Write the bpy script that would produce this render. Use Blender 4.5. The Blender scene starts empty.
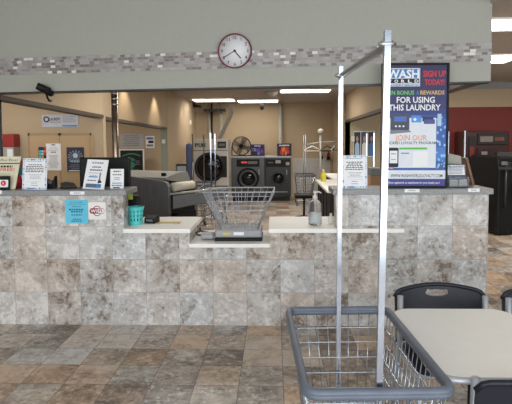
import bpy, bmesh, math, random
from mathutils import Vector, Matrix, Euler
random.seed(7)
PI=math.pi
S=bpy.context.scene; COL=S.collection
# ---------------- camera ----------------
FPX=511.0; PPY=174.4; H=1.674
YAW=math.radians(2.035); PITCH=math.radians(3.707); ROLL=math.radians(-0.4145)
RM=Matrix.Rotation(YAW,3,'Z')@Matrix.Rotation(PI/2-PITCH,3,'X')@Matrix.Rotation(ROLL,3,'Z')
cd=bpy.data.cameras.new('camera'); cam=bpy.data.objects.new('camera',cd); COL.objects.link(cam)
cam.matrix_world=Matrix.Translation((0,0,H))@RM.to_4x4()
cd.sensor_width=36; cd.lens=36*FPX/512; cd.shift_y=(PPY-202)/512; cd.clip_start=0.05
S.camera=cam
def at(x,y,Y):
    d=RM@Vector(((x-256)/FPX,(PPY-y)/FPX,-1)); t=Y/d.y
    return Vector((d.x*t,Y,H+d.z*t))
def rect(x0,y0,x1,y1,Y):
    a=at(x0,(y0+y1)/2,Y); b=at(x1,(y0+y1)/2,Y); t=at((x0+x1)/2,y0,Y); u=at((x0+x1)/2,y1,Y)
    return a.x,b.x,u.z,t.z
# ---------------- materials ----------------
def lin(c):
    c=c/255.0
    return c/12.92 if c<=0.04045 else ((c+0.055)/1.055)**2.4
def L(c): return (lin(c[0]),lin(c[1]),lin(c[2]),1)
MATS={}
def mat(name,rgb,rough=0.6,metal=0.0,var=0.06,scale=18,**k):
    if name in MATS: return MATS[name]
    m=bpy.data.materials.new(name); m.use_nodes=True; nt=m.node_tree; b=nt.nodes['Principled BSDF']
    n=nt.nodes.new('ShaderNodeTexNoise'); n.inputs['Scale'].default_value=scale; n.inputs['Detail'].default_value=3
    tc=nt.nodes.new('ShaderNodeTexCoord'); nt.links.new(tc.outputs['Object'],n.inputs['Vector'])
    r=nt.nodes.new('ShaderNodeValToRGB'); c=L(rgb)
    r.color_ramp.elements[0].position=.3; r.color_ramp.elements[1].position=.7
    r.color_ramp.elements[0].color=tuple(max(0,v*(1-var)) for v in c[:3])+(1,)
    r.color_ramp.elements[1].color=tuple(min(1,v*(1+var)) for v in c[:3])+(1,)
    nt.links.new(n.outputs['Fac'],r.inputs['Fac']); nt.links.new(r.outputs['Color'],b.inputs['Base Color'])
    b.inputs['Roughness'].default_value=rough; b.inputs['Metallic'].default_value=metal
    if 'spec' in k: b.inputs['Specular IOR Level'].default_value=k['spec']
    if 'emit' in k:
        b.inputs['Emission Color'].default_value=L(k.get('ecol',rgb)); b.inputs['Emission Strength'].default_value=k['emit']
    if 'trans' in k: b.inputs['Transmission Weight'].default_value=k['trans']; b.inputs['IOR'].default_value=k.get('ior',1.2)
    if 'alpha' in k: b.inputs['Alpha'].default_value=k['alpha']
    if 'bump' in k:
        bp=nt.nodes.new('ShaderNodeBump'); bp.inputs['Strength'].default_value=k['bump']; bp.inputs['Distance'].default_value=.01
        nt.links.new(n.outputs['Fac'],bp.inputs['Height']); nt.links.new(bp.outputs['Normal'],b.inputs['Normal'])
    MATS[name]=m; return m
def tile_mat(name,ax,size,off,cols,grout,gw,rough,seed=0.0,marble=1.0,tv=.35,vein=.9):
    """square stone tiles; ax = the two object axes of the grid"""
    m=bpy.data.materials.new(name); m.use_nodes=True; nt=m.node_tree; N=nt.nodes; K=nt.links; b=N['Principled BSDF']
    def math_(op,a,v=None,v2=None):
        n=N.new('ShaderNodeMath'); n.operation=op
        for i,q in enumerate((a,v,v2)):
            if q is None: continue
            if isinstance(q,(int,float)): n.inputs[i].default_value=q
            else: K.new(q,n.inputs[i])
        return n.outputs[0]
    tc=N.new('ShaderNodeTexCoord'); sp=N.new('ShaderNodeSeparateXYZ'); K.new(tc.outputs['Object'],sp.inputs[0])
    u=math_('DIVIDE',math_('SUBTRACT',sp.outputs[ax[0]],off[0]),size[0])
    v=math_('DIVIDE',math_('SUBTRACT',sp.outputs[ax[1]],off[1]),size[1])
    fu=math_('FLOOR',u); fv=math_('FLOOR',v)
    cb=N.new('ShaderNodeCombineXYZ'); K.new(fu,cb.inputs[0]); K.new(fv,cb.inputs[1]); cb.inputs[2].default_value=seed
    wn=N.new('ShaderNodeTexWhiteNoise'); wn.noise_dimensions='3D'; K.new(cb.outputs[0],wn.inputs[0])
    # marbling, shifted for every tile
    vs=N.new('ShaderNodeVectorMath'); vs.operation='MULTIPLY_ADD'; K.new(wn.outputs['Color'],vs.inputs[0]); vs.inputs[1].default_value=(9,9,9); K.new(tc.outputs['Object'],vs.inputs[2])
    no=N.new('ShaderNodeTexNoise'); no.inputs['Scale'].default_value=4.0; no.inputs['Detail'].default_value=8; no.inputs['Roughness'].default_value=.72; no.inputs['Distortion'].default_value=.35
    K.new(vs.outputs[0],no.inputs['Vector'])
    fine=N.new('ShaderNodeTexNoise'); fine.inputs['Scale'].default_value=24; fine.inputs['Detail'].default_value=6; fine.inputs['Roughness'].default_value=.7; K.new(vs.outputs[0],fine.inputs['Vector'])
    a=math_('MULTIPLY_ADD',math_('SUBTRACT',no.outputs['Fac'],.5),3.0*marble,.5)
    a=math_('ADD',a,math_('MULTIPLY',math_('SUBTRACT',fine.outputs['Fac'],.5),1.0))
    a=math_('ADD',a,math_('MULTIPLY',math_('SUBTRACT',wn.outputs['Value'],.5),tv))
    vn=N.new('ShaderNodeTexNoise'); vn.inputs['Scale'].default_value=5.5; vn.inputs['Detail'].default_value=7; vn.inputs['Roughness'].default_value=.62; vn.inputs['Distortion'].default_value=.5; K.new(vs.outputs[0],vn.inputs['Vector'])
    rid=math_('MULTIPLY',math_('SUBTRACT',.045,math_('ABSOLUTE',math_('SUBTRACT',vn.outputs['Fac'],.5))),22.0); rid=math_('MAXIMUM',rid,0.0)
    sg=math_('MULTIPLY',math_('SUBTRACT',fine.outputs['Fac'],.46),3.2)
    a=math_('ADD',a,math_('MULTIPLY',rid,math_('MULTIPLY',sg,vein)))
    r=N.new('ShaderNodeValToRGB'); K.new(a,r.inputs['Fac']); e=r.color_ramp.elements
    while len(e)<len(cols): e.new(.5)
    for i,(p,c) in enumerate(cols): e[i].position=p
    for i,(p,c) in enumerate(cols): e[i].color=L(c)
    # warm / cool shift per tile
    wn2=N.new('ShaderNodeTexWhiteNoise'); wn2.noise_dimensions='3D'; cb2=N.new('ShaderNodeCombineXYZ'); K.new(fu,cb2.inputs[1]); K.new(fv,cb2.inputs[0]); cb2.inputs[2].default_value=seed+5; K.new(cb2.outputs[0],wn2.inputs[0])
    n3=N.new('ShaderNodeTexNoise'); n3.inputs['Scale'].default_value=2.6; n3.inputs['Detail'].default_value=4; K.new(vs.outputs[0],n3.inputs['Vector'])
    w=math_('ADD',math_('MULTIPLY',wn2.outputs['Value'],.75),math_('MULTIPLY',n3.outputs['Fac'],.5))
    r2=N.new('ShaderNodeValToRGB'); K.new(w,r2.inputs['Fac']); r2.color_ramp.elements[0].position=.35; r2.color_ramp.elements[1].position=.95
    r2.color_ramp.elements[0].color=grout[1]; r2.color_ramp.elements[1].color=grout[2]
    mx=N.new('ShaderNodeMix'); mx.data_type='RGBA'; mx.blend_type='MULTIPLY'; mx.inputs['Factor'].default_value=1
    K.new(r.outputs['Color'],mx.inputs['A']); K.new(r2.outputs['Color'],mx.inputs['B'])
    # grout lines
    def edge(t,s):
        f=math_('FRACT',t); d=math_('MINIMUM',f,math_('SUBTRACT',1.0,f)); return math_('LESS_THAN',math_('MULTIPLY',d,s),gw)
    g=math_('MAXIMUM',edge(u,size[0]),edge(v,size[1]))
    m2=N.new('ShaderNodeMix'); m2.data_type='RGBA'; K.new(g,m2.inputs['Factor']); K.new(mx.outputs['Result'],m2.inputs['A']); m2.inputs['B'].default_value=L(grout[0])
    K.new(m2.outputs['Result'],b.inputs['Base Color']); b.inputs['Roughness'].default_value=rough
    bp=N.new('ShaderNodeBump'); bp.inputs['Strength'].default_value=.25; bp.inputs['Distance'].default_value=.006; K.new(a,bp.inputs['Height']); K.new(bp.outputs['Normal'],b.inputs['Normal'])
    return m
def mosaic_mat(name,bw,bh):
    m=bpy.data.materials.new(name); m.use_nodes=True; nt=m.node_tree; N=nt.nodes; K=nt.links; b=N['Principled BSDF']
    def M(op,*a):
        n=N.new('ShaderNodeMath'); n.operation=op
        for i,q in enumerate(a):
            if isinstance(q,(int,float)): n.inputs[i].default_value=q
            else: K.new(q,n.inputs[i])
        return n.outputs[0]
    tc=N.new('ShaderNodeTexCoord'); sp=N.new('ShaderNodeSeparateXYZ'); K.new(tc.outputs['Object'],sp.inputs[0])
    v=M('DIVIDE',sp.outputs[2],bh); fv=M('FLOOR',v)
    wr=N.new('ShaderNodeTexWhiteNoise'); wr.noise_dimensions='1D'; K.new(fv,wr.inputs['W'])
    u=M('ADD',M('DIVIDE',sp.outputs[0],bw),wr.outputs['Value']); fu=M('FLOOR',u)
    cb=N.new('ShaderNodeCombineXYZ'); K.new(fu,cb.inputs[0]); K.new(fv,cb.inputs[1])
    wn=N.new('ShaderNodeTexWhiteNoise'); wn.noise_dimensions='3D'; K.new(cb.outputs[0],wn.inputs[0])
    r=N.new('ShaderNodeValToRGB'); r.color_ramp.interpolation='CONSTANT'; K.new(wn.outputs['Value'],r.inputs['Fac'])
    cs=[(0,(148,144,144)),(.2,(162,161,162)),(.42,(128,120,117)),(.6,(154,150,149)),(.76,(118,110,107)),(.85,(170,168,166)),(.92,(218,216,212))]
    e=r.color_ramp.elements
    while len(e)<len(cs): e.new(.5)
    for i,(p,c) in enumerate(cs): e[i].position=p
    for i,(p,c) in enumerate(cs): e[i].color=L(c)
    fu2=M('FRACT',u); fv2=M('FRACT',v)
    g=M('MAXIMUM',M('LESS_THAN',M('MULTIPLY',fu2,bw),.003),M('LESS_THAN',M('MULTIPLY',fv2,bh),.003))
    mx=N.new('ShaderNodeMix'); mx.data_type='RGBA'; K.new(g,mx.inputs['Factor']); K.new(r.outputs['Color'],mx.inputs['A']); mx.inputs['B'].default_value=L((158,157,156))
    K.new(mx.outputs['Result'],b.inputs['Base Color']); b.inputs['Roughness'].default_value=.35
    return m
# ---------------- mesh builder ----------------
class MB:
    def __init__(s): s.bm=bmesh.new(); s.mats=[]
    def mi(s,m):
        if m not in s.mats: s.mats.append(m)
        return s.mats.index(m)
    def _add(s,verts,faces,m,mtx=None,smooth=False):
        vs=[s.bm.verts.new((mtx@Vector(v)) if mtx is not None else Vector(v)) for v in verts]
        i=s.mi(m)
        for f in faces:
            try: q=s.bm.faces.new([vs[k] for k in f])
            except ValueError: continue
            q.material_index=i; q.smooth=smooth
        return s
    def box(s,x0,x1,y0,y1,z0,z1,m,mtx=None,bev=0.0,seg=2):
        b=bmesh.new(); bmesh.ops.create_cube(b,size=1)
        for v in b.verts: v.co=Vector(((x0+x1)/2+v.co.x*(x1-x0),(y0+y1)/2+v.co.y*(y1-y0),(z0+z1)/2+v.co.z*(z1-z0)))
        if bev>0: bmesh.ops.bevel(b,geom=list(b.edges),offset=bev,segments=seg,profile=.5,affect='EDGES')
        return s._merge(b,m,mtx,smooth=False)
    def _merge(s,b,m,mtx=None,smooth=False):
        b.verts.index_update()
        s._add([v.co.copy() for v in b.verts],[[v.index for v in f.verts] for f in b.faces],m,mtx,smooth); b.free(); return s
    def tube(s,pts,r,m,n=8,closed=False,square=False,mtx=None,caps=True):
        pts=[Vector(p) for p in pts]; k=len(pts); rings=[]; vs=[]
        up=None
        for i,p in enumerate(pts):
            if closed: d=(pts[(i+1)%k]-pts[i-1])
            else: d=pts[min(i+1,k-1)]-pts[max(i-1,0)]
            d.normalize()
            if up is None:
                up=Vector((0,0,1)) if abs(d.z)<.9 else Vector((0,1,0))
            a=up-d*up.dot(d)
            if a.length<1e-4: a=Vector((1,0,0))-d*d.x
            a.normalize(); up=a; c=d.cross(a)
            rr=r[i] if isinstance(r,(list,tuple)) else r
            if square: n=4
            for j in range(n):
                t=2*PI*j/n+(PI/4 if square else 0); q=rr*(math.sqrt(2) if square else 1)
                vs.append(p+a*math.cos(t)*q+c*math.sin(t)*q)
        fs=[]
        for i in range(k if closed else k-1):
            for j in range(n):
                i2=(i+1)%k; fs.append((i*n+j,i*n+(j+1)%n,i2*n+(j+1)%n,i2*n+j))
        if not closed and caps: fs.append(tuple(range(n))[::-1]); fs.append(tuple((k-1)*n+j for j in range(n)))
        return s._add(vs,fs,m,mtx,smooth=not square and n>4)
    def lathe(s,prof,m,mtx=None,n=24):
        vs=[];fs=[]
        for r,z in prof:
            for j in range(n): t=2*PI*j/n; vs.append((r*math.cos(t),r*math.sin(t),z))
        for i in range(len(prof)-1):
            for j in range(n): fs.append((i*n+j,i*n+(j+1)%n,(i+1)*n+(j+1)%n,(i+1)*n+j))
        fs.append(tuple(range(n))[::-1]); fs.append(tuple((len(prof)-1)*n+j for j in range(n)))
        return s._add(vs,fs,m,mtx,smooth=True)
    def prism(s,pts,axis,a,b,m,mtx=None):
        """pts 2D polygon; axis it is extruded along ('x','y','z') from a to b"""
        def P(p,h): return {'x':(h,p[0],p[1]),'y':(p[0],h,p[1]),'z':(p[0],p[1],h)}[axis]
        n=len(pts); vs=[P(p,a) for p in pts]+[P(p,b) for p in pts]
        fs=[tuple(range(n)),tuple(range(2*n-1,n-1,-1))]+[(i,i+n,(i+1)%n+n,(i+1)%n) for i in range(n)]
        return s._add(vs,fs,m,mtx)
    def curve(s,outlines,depth,m,mtx=None,bend=None,bev=0.0):
        c=bpy.data.curves.new('c','CURVE'); c.dimensions='2D'; c.fill_mode='BOTH'; c.extrude=depth/2; c.bevel_depth=bev
        for o in outlines:
            sp=c.splines.new('POLY'); sp.points.add(len(o)-1); sp.use_cyclic_u=True
            for i,p in enumerate(o): sp.points[i].co=(p[0],p[1],0,1)
        return s._curve(c,m,mtx,bend)
    def _curve(s,c,m,mtx,bend=None):
        o=bpy.data.objects.new('tmp',c); me=bpy.data.meshes.new_from_object(o)
        # local XY plane -> XZ plane facing -Y
        vs=[(v.co.x,-v.co.z,v.co.y) for v in me.vertices]
        if bend: vs=[bend(Vector(v)) for v in vs]
        s._add(vs,[tuple(p.vertices) for p in me.polygons],m,mtx)
        bpy.data.objects.remove(o); bpy.data.meshes.remove(me); bpy.data.curves.remove(c); return s
    def text(s,t,x,z,h,m,y=-.001,w=None,align='CENTER',mtx=None,bold=0.0,depth=0.0):
        c=bpy.data.curves.new('t','FONT'); c.body=t; c.size=1; c.align_x='LEFT'; c.resolution_u=2; c.offset=bold; c.extrude=depth
        o=bpy.data.objects.new('tmp',c); me=bpy.data.meshes.new_from_object(o)
        if len(me.vertices):
            xs=[v.co.x for v in me.vertices]; ys=[v.co.y for v in me.vertices]
            W=max(xs)-min(xs); hh=.73; sy=h/hh; sx=sy if w is None else w/W
            cx={'CENTER':(min(xs)+max(xs))/2,'LEFT':min(xs)}[align]
            vs=[(x+(v.co.x-cx)*sx, y-v.co.z*sy, z+v.co.y*sy) for v in me.vertices]
            s._add(vs,[tuple(p.vertices) for p in me.polygons],m,mtx)
        bpy.data.objects.remove(o); bpy.data.meshes.remove(me); bpy.data.curves.remove(c); return s
    def quad(s,x0,z0,x1,z1,m,y=-.001,mtx=None):
        return s._add([(x0,y,z0),(x1,y,z0),(x1,y,z1),(x0,y,z1)],[(0,1,2,3)],m,mtx)
    def poly(s,pts,m,y=-.001,mtx=None):
        return s._add([(p[0],y,p[1]) for p in pts],[tuple(range(len(pts)))],m,mtx)
    def build(s,name,parent=None,loc=None,fix=True):
        me=bpy.data.meshes.new(name)
        if fix: bmesh.ops.recalc_face_normals(s.bm,faces=s.bm.faces)
        s.bm.to_mesh(me); s.bm.free()
        for m in s.mats: me.materials.append(m)
        o=bpy.data.objects.new(name,me); COL.objects.link(o)
        if parent: o.parent=parent
        if loc is not None: o.location=loc
        return o
def tag(o,label=None,cat=None,group=None,kind=None):
    if label: o['label']=label
    if cat: o['category']=cat
    if group: o['group']=group
    if kind: o['kind']=kind
    return o
def thing(name,label,cat,loc=(0,0,0),rz=0,group=None,rx=0,ry=0):
    o=bpy.data.objects.new(name,None); COL.objects.link(o); o.empty_display_size=.05
    o.location=loc; o.rotation_euler=(rx,ry,rz); return tag(o,label,cat,group)
def kids(o): return [c for c in bpy.data.objects if c.parent==o]
def copy_tree(o,parent=None):
    c=o.copy(); COL.objects.link(c)
    if parent: c.parent=parent
    for ch in kids(o): copy_tree(ch,c)
    return c
def circ(cx,cz,r,n=24,rz=None,a0=0): return [(cx+r*math.cos(a0+2*PI*i/n),cz+(rz or r)*math.sin(a0+2*PI*i/n)) for i in range(n)]
def rrect(x0,z0,x1,z1,r,n=5):
    o=[]
    for cx,cz,a in ((x1-r,z1-r,0),(x0+r,z1-r,PI/2),(x0+r,z0+r,PI),(x1-r,z0+r,1.5*PI)):
        for i in range(n+1): t=a+PI/2*i/n; o.append((cx+r*math.cos(t),cz+r*math.sin(t)))
    return o
def disc_mtx(x,y,z): return Matrix.Translation((x,y,z))@Matrix.Rotation(PI/2,4,'X')   # lathe axis z -> -y
# ---------------- palette ----------------
HEAD=mat('header_paint',(165,167,159),.75,var=.02)
TAN=mat('tan_paint',(182,163,136),.8,var=.03,scale=2)
PALE=mat('pale_paint',(146,152,138),.8,var=.03)
REDW=mat('red_paint',(116,36,29),.6,var=.05)
CEIL=mat('ceiling_tile',(176,168,160),.9,var=.05)
CEILF=mat('ceiling_white',(225,228,228),.9,var=.02)
BEAM=mat('dark_underside',(80,70,62),.6,var=.05)
CHROME=mat('chrome',(176,184,196),.16,1.0,var=.03)
STEEL=mat('brushed_steel',(170,172,174),.38,1.0,var=.06)
DSTEEL=mat('dark_steel',(66,68,71),.42,.6,var=.08)
SILV=mat('silver_paint',(178,182,188),.4,.5,var=.04)
BUMP=mat('bumper_vinyl',(92,100,114),.45,var=.1,bump=.1)
BLACK=mat('black_plastic',(20,21,24),.5,var=.2,spec=.25)
NAVYP=mat('dark_navy_plastic',(28,30,40),.42,var=.12,spec=.35)
DARK=mat('near_black',(12,12,14),.5,var=.2)
GREYP=mat('grey_plastic',(104,106,108),.5,var=.06)
LGREY=mat('light_grey_plastic',(168,166,158),.5,var=.05)
WHITE=mat('white_plastic',(232,230,226),.4,var=.02)
PAPER=mat('paper',(238,240,244),.7,var=.01)
INK=mat('ink',(40,42,52),.7,var=.1)
INKL=mat('ink_grey',(130,134,146),.7,var=.1)
BLUE=mat('print_blue',(70,130,200),.6,var=.1)
LBLUE=mat('print_light_blue',(178,208,238),.6,var=.05)
REDI=mat('print_red',(210,40,50),.6,var=.05)
MAROON=mat('maroon',(112,28,48),.4,var=.05)
LAMIN=mat('cream_laminate',(236,234,228),.4,var=.015)
LEDGE=mat('white_laminate',(244,242,238),.45,var=.02)
TEAL=mat('teal_plastic',(84,206,206),.45,var=.03)
WOOD=mat('brown_wood',(122,84,56),.5,var=.2)
CLEAR=mat('clear_plastic',(235,240,245),.06,trans=.94,ior=1.15,var=.0)
GLASS=mat('dark_glass',(14,15,18),.08,var=.1)
WIREG=mat('grey_coated_wire',(176,180,188),.4,.1,var=.05)
NAVY=mat('print_navy',(30,34,88),.5,var=.08)
GREEN=mat('print_green',(92,190,70),.5,var=.05)
ORANGE=mat('print_orange',(232,140,60),.5,var=.05)
YEL=mat('yellow_soap',(220,205,40),.35,var=.05)
# ================= setting =================
YB=16.5; CY=4.547
ZF=3.27
def ray(x,y): return at(x,y,1.0)-Vector((0,0,H))
XL=at(196,141,YB).x; ZC=at(262,103.5,YB).z
def zedge(X,x,y): d=ray(x,y); return H+d.z*X/d.x
ZB=(zedge(XL,2,95.5)+zedge(XL,103,115))/2
print('XL',XL,'ZC',ZC,'ZB',zedge(XL,2,95.5),zedge(XL,103,115),zedge(XL,171,128))
#   # left bulkhead plane, its lower edge, back wall, ceiling, counter face
def struct(name,mb,loc=None,parent=None):
    o=mb.build(name,parent,loc)
    if not parent: tag(o,kind='structure')
    return o
jx=.0517
FLOOR=tile_mat('floor_stone_tile',(0,1),(.305,.305),(at(281,325,CY).x,at(262,349.3,3.9).y,0),
  [(.0,(108,101,95)),(.28,(160,151,141)),(.5,(190,182,173)),(.72,(214,210,203)),(1,(228,225,220))],
  ((84,76,68),L((238,240,242)),L((238,210,184))),.0022,.3,seed=3.0,tv=.7,marble=.7)
# floor grid phase in depth from the photographed joint at y=349
def floor_Y(x,y):
    a=at(x,y,1.0); d=(a-Vector((0,0,H))); t=-H/d.z; return d.y*t
n=[q for q in FLOOR.node_tree.nodes if q.type=='MATH' and q.operation=='SUBTRACT'][1]; n.inputs[1].default_value=floor_Y(250,349.6)
CTILE=tile_mat('counter_stone_tile',(0,2),(.305,.305),(jx,0),
  [(.0,(120,108,98)),(.2,(160,151,143)),(.42,(190,186,182)),(.7,(206,204,202)),(1,(232,230,228))],
  ((150,148,146),L((240,244,248)),L((240,230,222))),.0018,.5,seed=11.0)
m=MB(); m.box(-7,9,-3.2,YB+.1,-.1,0,FLOOR); struct('floor',m)
m=MB(); m.box(-5.3,-5.2,-3.2,YB,0,ZF,TAN); struct('wall_left',m)
m=MB(); m.box(8,8.1,-3.2,YB,0,ZF,TAN); struct('wall_right',m)
m=MB(); m.box(XL,1.9,YB,YB+.1,0,ZC,TAN)
m.box(.6,1.8,YB-.02,YB,0,1.12,mat('white_board',(190,188,186),.5)); struct('wall_back',m)
# storefront behind the camera, glazing bars only
m=MB(); m.box(-5.3,8.1,-3.25,-3.15,2.85,ZF,HEAD); m.box(-5.3,8.1,-3.25,-3.15,0,.12,HEAD)
for x in (-5.2,-3,-.8,1.4,3.6,5.8,7.95): m.box(x,x+.07,-3.25,-3.15,.12,2.85,STEEL)
struct('wall_front',m)
ZB2=zedge(XL,171,128)+.05
# frontal wall of the left alcove, with its free end
m=MB(); m.box(-5.2,XL,7.5,7.62,0,ZC,TAN); struct('wall_left_alcove',m)
m=MB()
def beam(m,A,B,t,dz,dx=-.12):
    # A,B = lower front corners; wall above up to the ceiling and a brown strip painted dark as its shaded underside
    for (za,zb,zc,zd,mt,e) in ((A.z,B.z,ZC,ZC,TAN,0),(A.z-dz,B.z-dz,A.z,B.z,BEAM,.012)):
        s=1 if dx<0 else -1
        vs=[(A.x+e*s,A.y,za),(B.x+e*s,B.y,zb),(B.x+dx-e*s,B.y,zb),(A.x+dx-e*s,A.y,za),(A.x+e*s,A.y,zc),(B.x+e*s,B.y,zd),(B.x+dx-e*s,B.y,zd),(A.x+dx-e*s,A.y,zc)]
        m._add(vs,[(0,3,2,1),(4,5,6,7),(0,1,5,4),(1,2,6,5),(2,3,7,6),(3,0,4,7)],mt)
a_=at(0,95,5.5); b_=at(104,115,7.5); b_.x=XL; beam(m,a_,b_,0,.05)
a_=at(0,0,1)*0; a_=Vector((XL,7.62,at(112,116.5,7.62).z)); b_=Vector((XL,12,at(171,127.5,12).z)); beam(m,a_,b_,0,.05); struct('wall_left_bulkhead',m)
m=MB(); m.box(-5.2,XL-.15,12,12.1,0,ZC,TAN); m.box(XL-.15,XL,12,12.1,0,ZC,PALE); m.box(XL-.1,XL,12.1,YB,0,ZC,TAN); struct('wall_left_far',m)
# sill under the far opening
m=MB(); m.box(XL-.14,XL+.02,9.0,12,.0,.94,TAN); m.box(XL-.2,XL+.05,9.0,12,.94,.98,GREYP); struct('trim_2',m)
# right side
XR=at(333,141,YB).x; ZR=(zedge(XR,348,123)+zedge(XR,378,112))/2; YR=(ZC-H)/ray(500,82).z
YV=XR/ray(345.5,141).x
print('YV',YV,'XR',XR,'ZR',zedge(XR,348,123),zedge(XR,378,112),zedge(XR,450,89),'YR',YR)
m=MB(); m.box(XR,XR+.12,YV,YB,0,ZC,TAN); beam(m,Vector((XR,4.95,zedge(XR,460,86.5)+.06)),Vector((XR,YV,zedge(XR,348,122)+.06)),0,.06,.12); struct('wall_right_bulkhead',m)
m=MB(); m.box(XR,3.6,YV,YV+.1,0,ZC,mat('cream_paint',(190,176,148),.8)); m.box(3.6,3.7,YR,YV+.1,0,ZC,TAN); struct('wall_right_alcove',m)
m=MB(); m.box(3.7,8,YR,YR+.1,0,at(480,107,YR).z,REDW); m.box(3.7,8,YR,YR+.1,at(480,107,YR).z,at(480,89,YR).z,TAN); m.box(3.7,8,YR-.03,YR+.1,at(480,89,YR).z,ZC,mat('grey_cornice',(150,152,152),.7)); struct('wall_right_far',m)
# header over the counter, turned a little
ZS=at(255,88.5,5.12).z; yl=(ZS-H)/ray(0,92.6).z; yr=(ZS-H)/ray(489,81.3).z
xl_=ray(0,92.6).x*yl; xr_=ray(489,81.3).x*yr; HS=(yl-yr)/(xr_-xl_); HY=yl+HS*xl_; HA=math.atan(HS)
print('HEADER',ZS,yl,yr,HS,HY,at(255,67.8,HY).z,at(255,49.5,HY).z)
Z1_=at(255,67.8,HY).z; Z2_=at(255,49.5,HY).z
hd=bpy.data.objects.new('wall_header',None)
m=MB(); xr=xr_+.026; m.box(-5.3,xr,0,.14,ZS,ZF,HEAD); m.box(-5.3,xr,-.004,.145,ZS-.01,ZS+.002,DSTEEL)
o=struct('wall_header',m,(0,HY,0)); o.rotation_euler.z=-HA
bpy.data.objects.remove(hd)
m=MB(); m.box(-5.3,xr+.002,-.006,.03,0,Z2_-Z1_,mosaic_mat('glass_mosaic',.052,.028)); o=struct('trim_1',m,(0,HY,Z1_)); o.rotation_euler.z=-HA
m=MB(); hy=lambda x: HY-HS*x+.07
m.prism([(-7,hy(-7)),(xr_,hy(xr_)),(xr_,3.9),(9,3.9),(9,YB+.1),(-7,YB+.1)],'z',ZC,ZC+.1,CEIL); m.prism([(-7,-3.2),(9,-3.2),(9,3.95),(xr_+.1,3.95),(xr_+.1,hy(xr_)),(-7,hy(-7))],'z',ZF,ZF+.1,CEILF); m.box(xr_,9,3.9,3.95,ZC,ZF,CEIL); struct('ceiling',m)
def HP(x,y,dy=0):   # point on the header face seen at pixel x,y
    a=at(x,y,1.0); d=a-Vector((0,0,H)); t=HY/(d.y+HS*d.x); p=Vector((0,0,H))+d*t; p.y-=dy; return p
# doors of the left alcove
def fdoor(name,x0,x1,hs):
    X0,X1,Z0,Z1=rect(x0,135.5,x1,210,7.5)
    e=bpy.data.objects.new(name,None); COL.objects.link(e); e.location=((X0+X1)/2,7.49,0); tag(e,kind='structure'); w=(X1-X0)/2
    m=MB(); m.box(-w+.004,w-.004,-.03,.005,.02,Z1,mat('door_tan',(188,160,124),.6,var=.02)); m.build('door_panel',e)
    m=MB(); m.box(-w-.02,w+.02,-.035,.01,Z1,Z1+.035,mat('door_frame_tan',(170,143,108),.6)); s=-1 if hs<0 else 1
    m.box(-s*w-.012,-s*w+.012,-.035,.01,0,Z1+.035,MATS['door_frame_tan']); m.build('door_frame',e)
    m=MB(); m.lathe([(.008,0),(.008,.03),(.02,.035),(.022,.05),(.012,.06)],STEEL,disc_mtx(s*(w-.05),-.03,1.0),12); m.build('door_knob',e)
fdoor('door_1',31.5,62,1); fdoor('door_2',62,92.5,-1)
# ================= lighting =================
w=bpy.data.worlds.new('world'); S.world=w; w.use_nodes=True; nt=w.node_tree
sky=nt.nodes.new('ShaderNodeTexSky'); sky.sky_type='NISHITA'; sky.sun_disc=False; sky.sun_elevation=math.radians(40); sky.sun_rotation=math.radians(0)
mx=nt.nodes.new('ShaderNodeMix'); mx.data_type='RGBA'; mx.inputs['Factor'].default_value=.72; mx.inputs['B'].default_value=(5,5.1,5.3,1)
bg=nt.nodes['Background']; nt.links.new(sky.outputs[0],mx.inputs['A']); nt.links.new(mx.outputs['Result'],bg.inputs['Color']); bg.inputs['Strength'].default_value=.22
def area(name,loc,rot,sx,sy,e,col=(1,1,1)):
    l=bpy.data.lights.new(name,'AREA'); l.shape='RECTANGLE'; l.size=sx; l.size_y=sy; l.energy=e; l.color=col
    o=bpy.data.objects.new(name,l); COL.objects.link(o); o.location=loc; o.rotation_euler=rot; return o
area('storefront_daylight',(1.2,-3.1,1.5),(PI/2,0,0),12,2.6,400,(.93,.97,1.0))
EM=mat('tube_light',(255,250,240),.5,var=0,emit=9,ecol=(255,248,236))
def troffer(cx,cy,lx,ly,label,watt=None,e=True):
    t=thing('ceiling_light',label,'ceiling light',(cx,cy,ZC),0,'fluorescent troffers in the ceiling')
    m=MB(); m.box(-lx/2-.03,lx/2+.03,-ly/2-.03,ly/2+.03,-.02,.0,WHITE); m.build('frame',t)
    m=MB(); m.box(-lx/2,lx/2,-ly/2,ly/2,-.03,-.02,EM); m.build('diffuser',t)
    return t
def ceil_pt(x,y):
    d=at(x,y,1.0)-Vector((0,0,H)); return d*((ZC-H)/d.z)
for (x0,x1,y0,y1,lab) in ((281,329,88.3,92,'nearest long ceiling light in the middle room, cut by the grey header'),(194,234,98,101.2,'ceiling light left of the silver duct, over the white dryer'),(238.5,277.5,99,102.2,'ceiling light above the two dark washers, beside the white pipe')):
    a=ceil_pt(x0,(y0+y1)/2); b=ceil_pt(x1,(y0+y1)/2); n_=ceil_pt((x0+x1)/2,y0).y; f=ceil_pt((x0+x1)/2,y1).y
    troffer((a.x+b.x)/2,(n_+f)/2,b.x-a.x,abs(f-n_)*.62,lab)
for (xs,y0,y1,lab) in ((490,18,28,'nearer bright ceiling light right of the grey header'),(490,54,61,'farther bright ceiling light right of the grey header')):
    n_=ceil_pt(500,y0).y; f=ceil_pt(500,y1).y; a=ceil_pt(xs,(y0+y1)/2); 
    wd=.62 if y0<40 else .36
    troffer(a.x+wd/2-.2+ (.25 if y0<40 else 0),(n_+f)/2,wd+.4,f-n_,lab)
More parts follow.
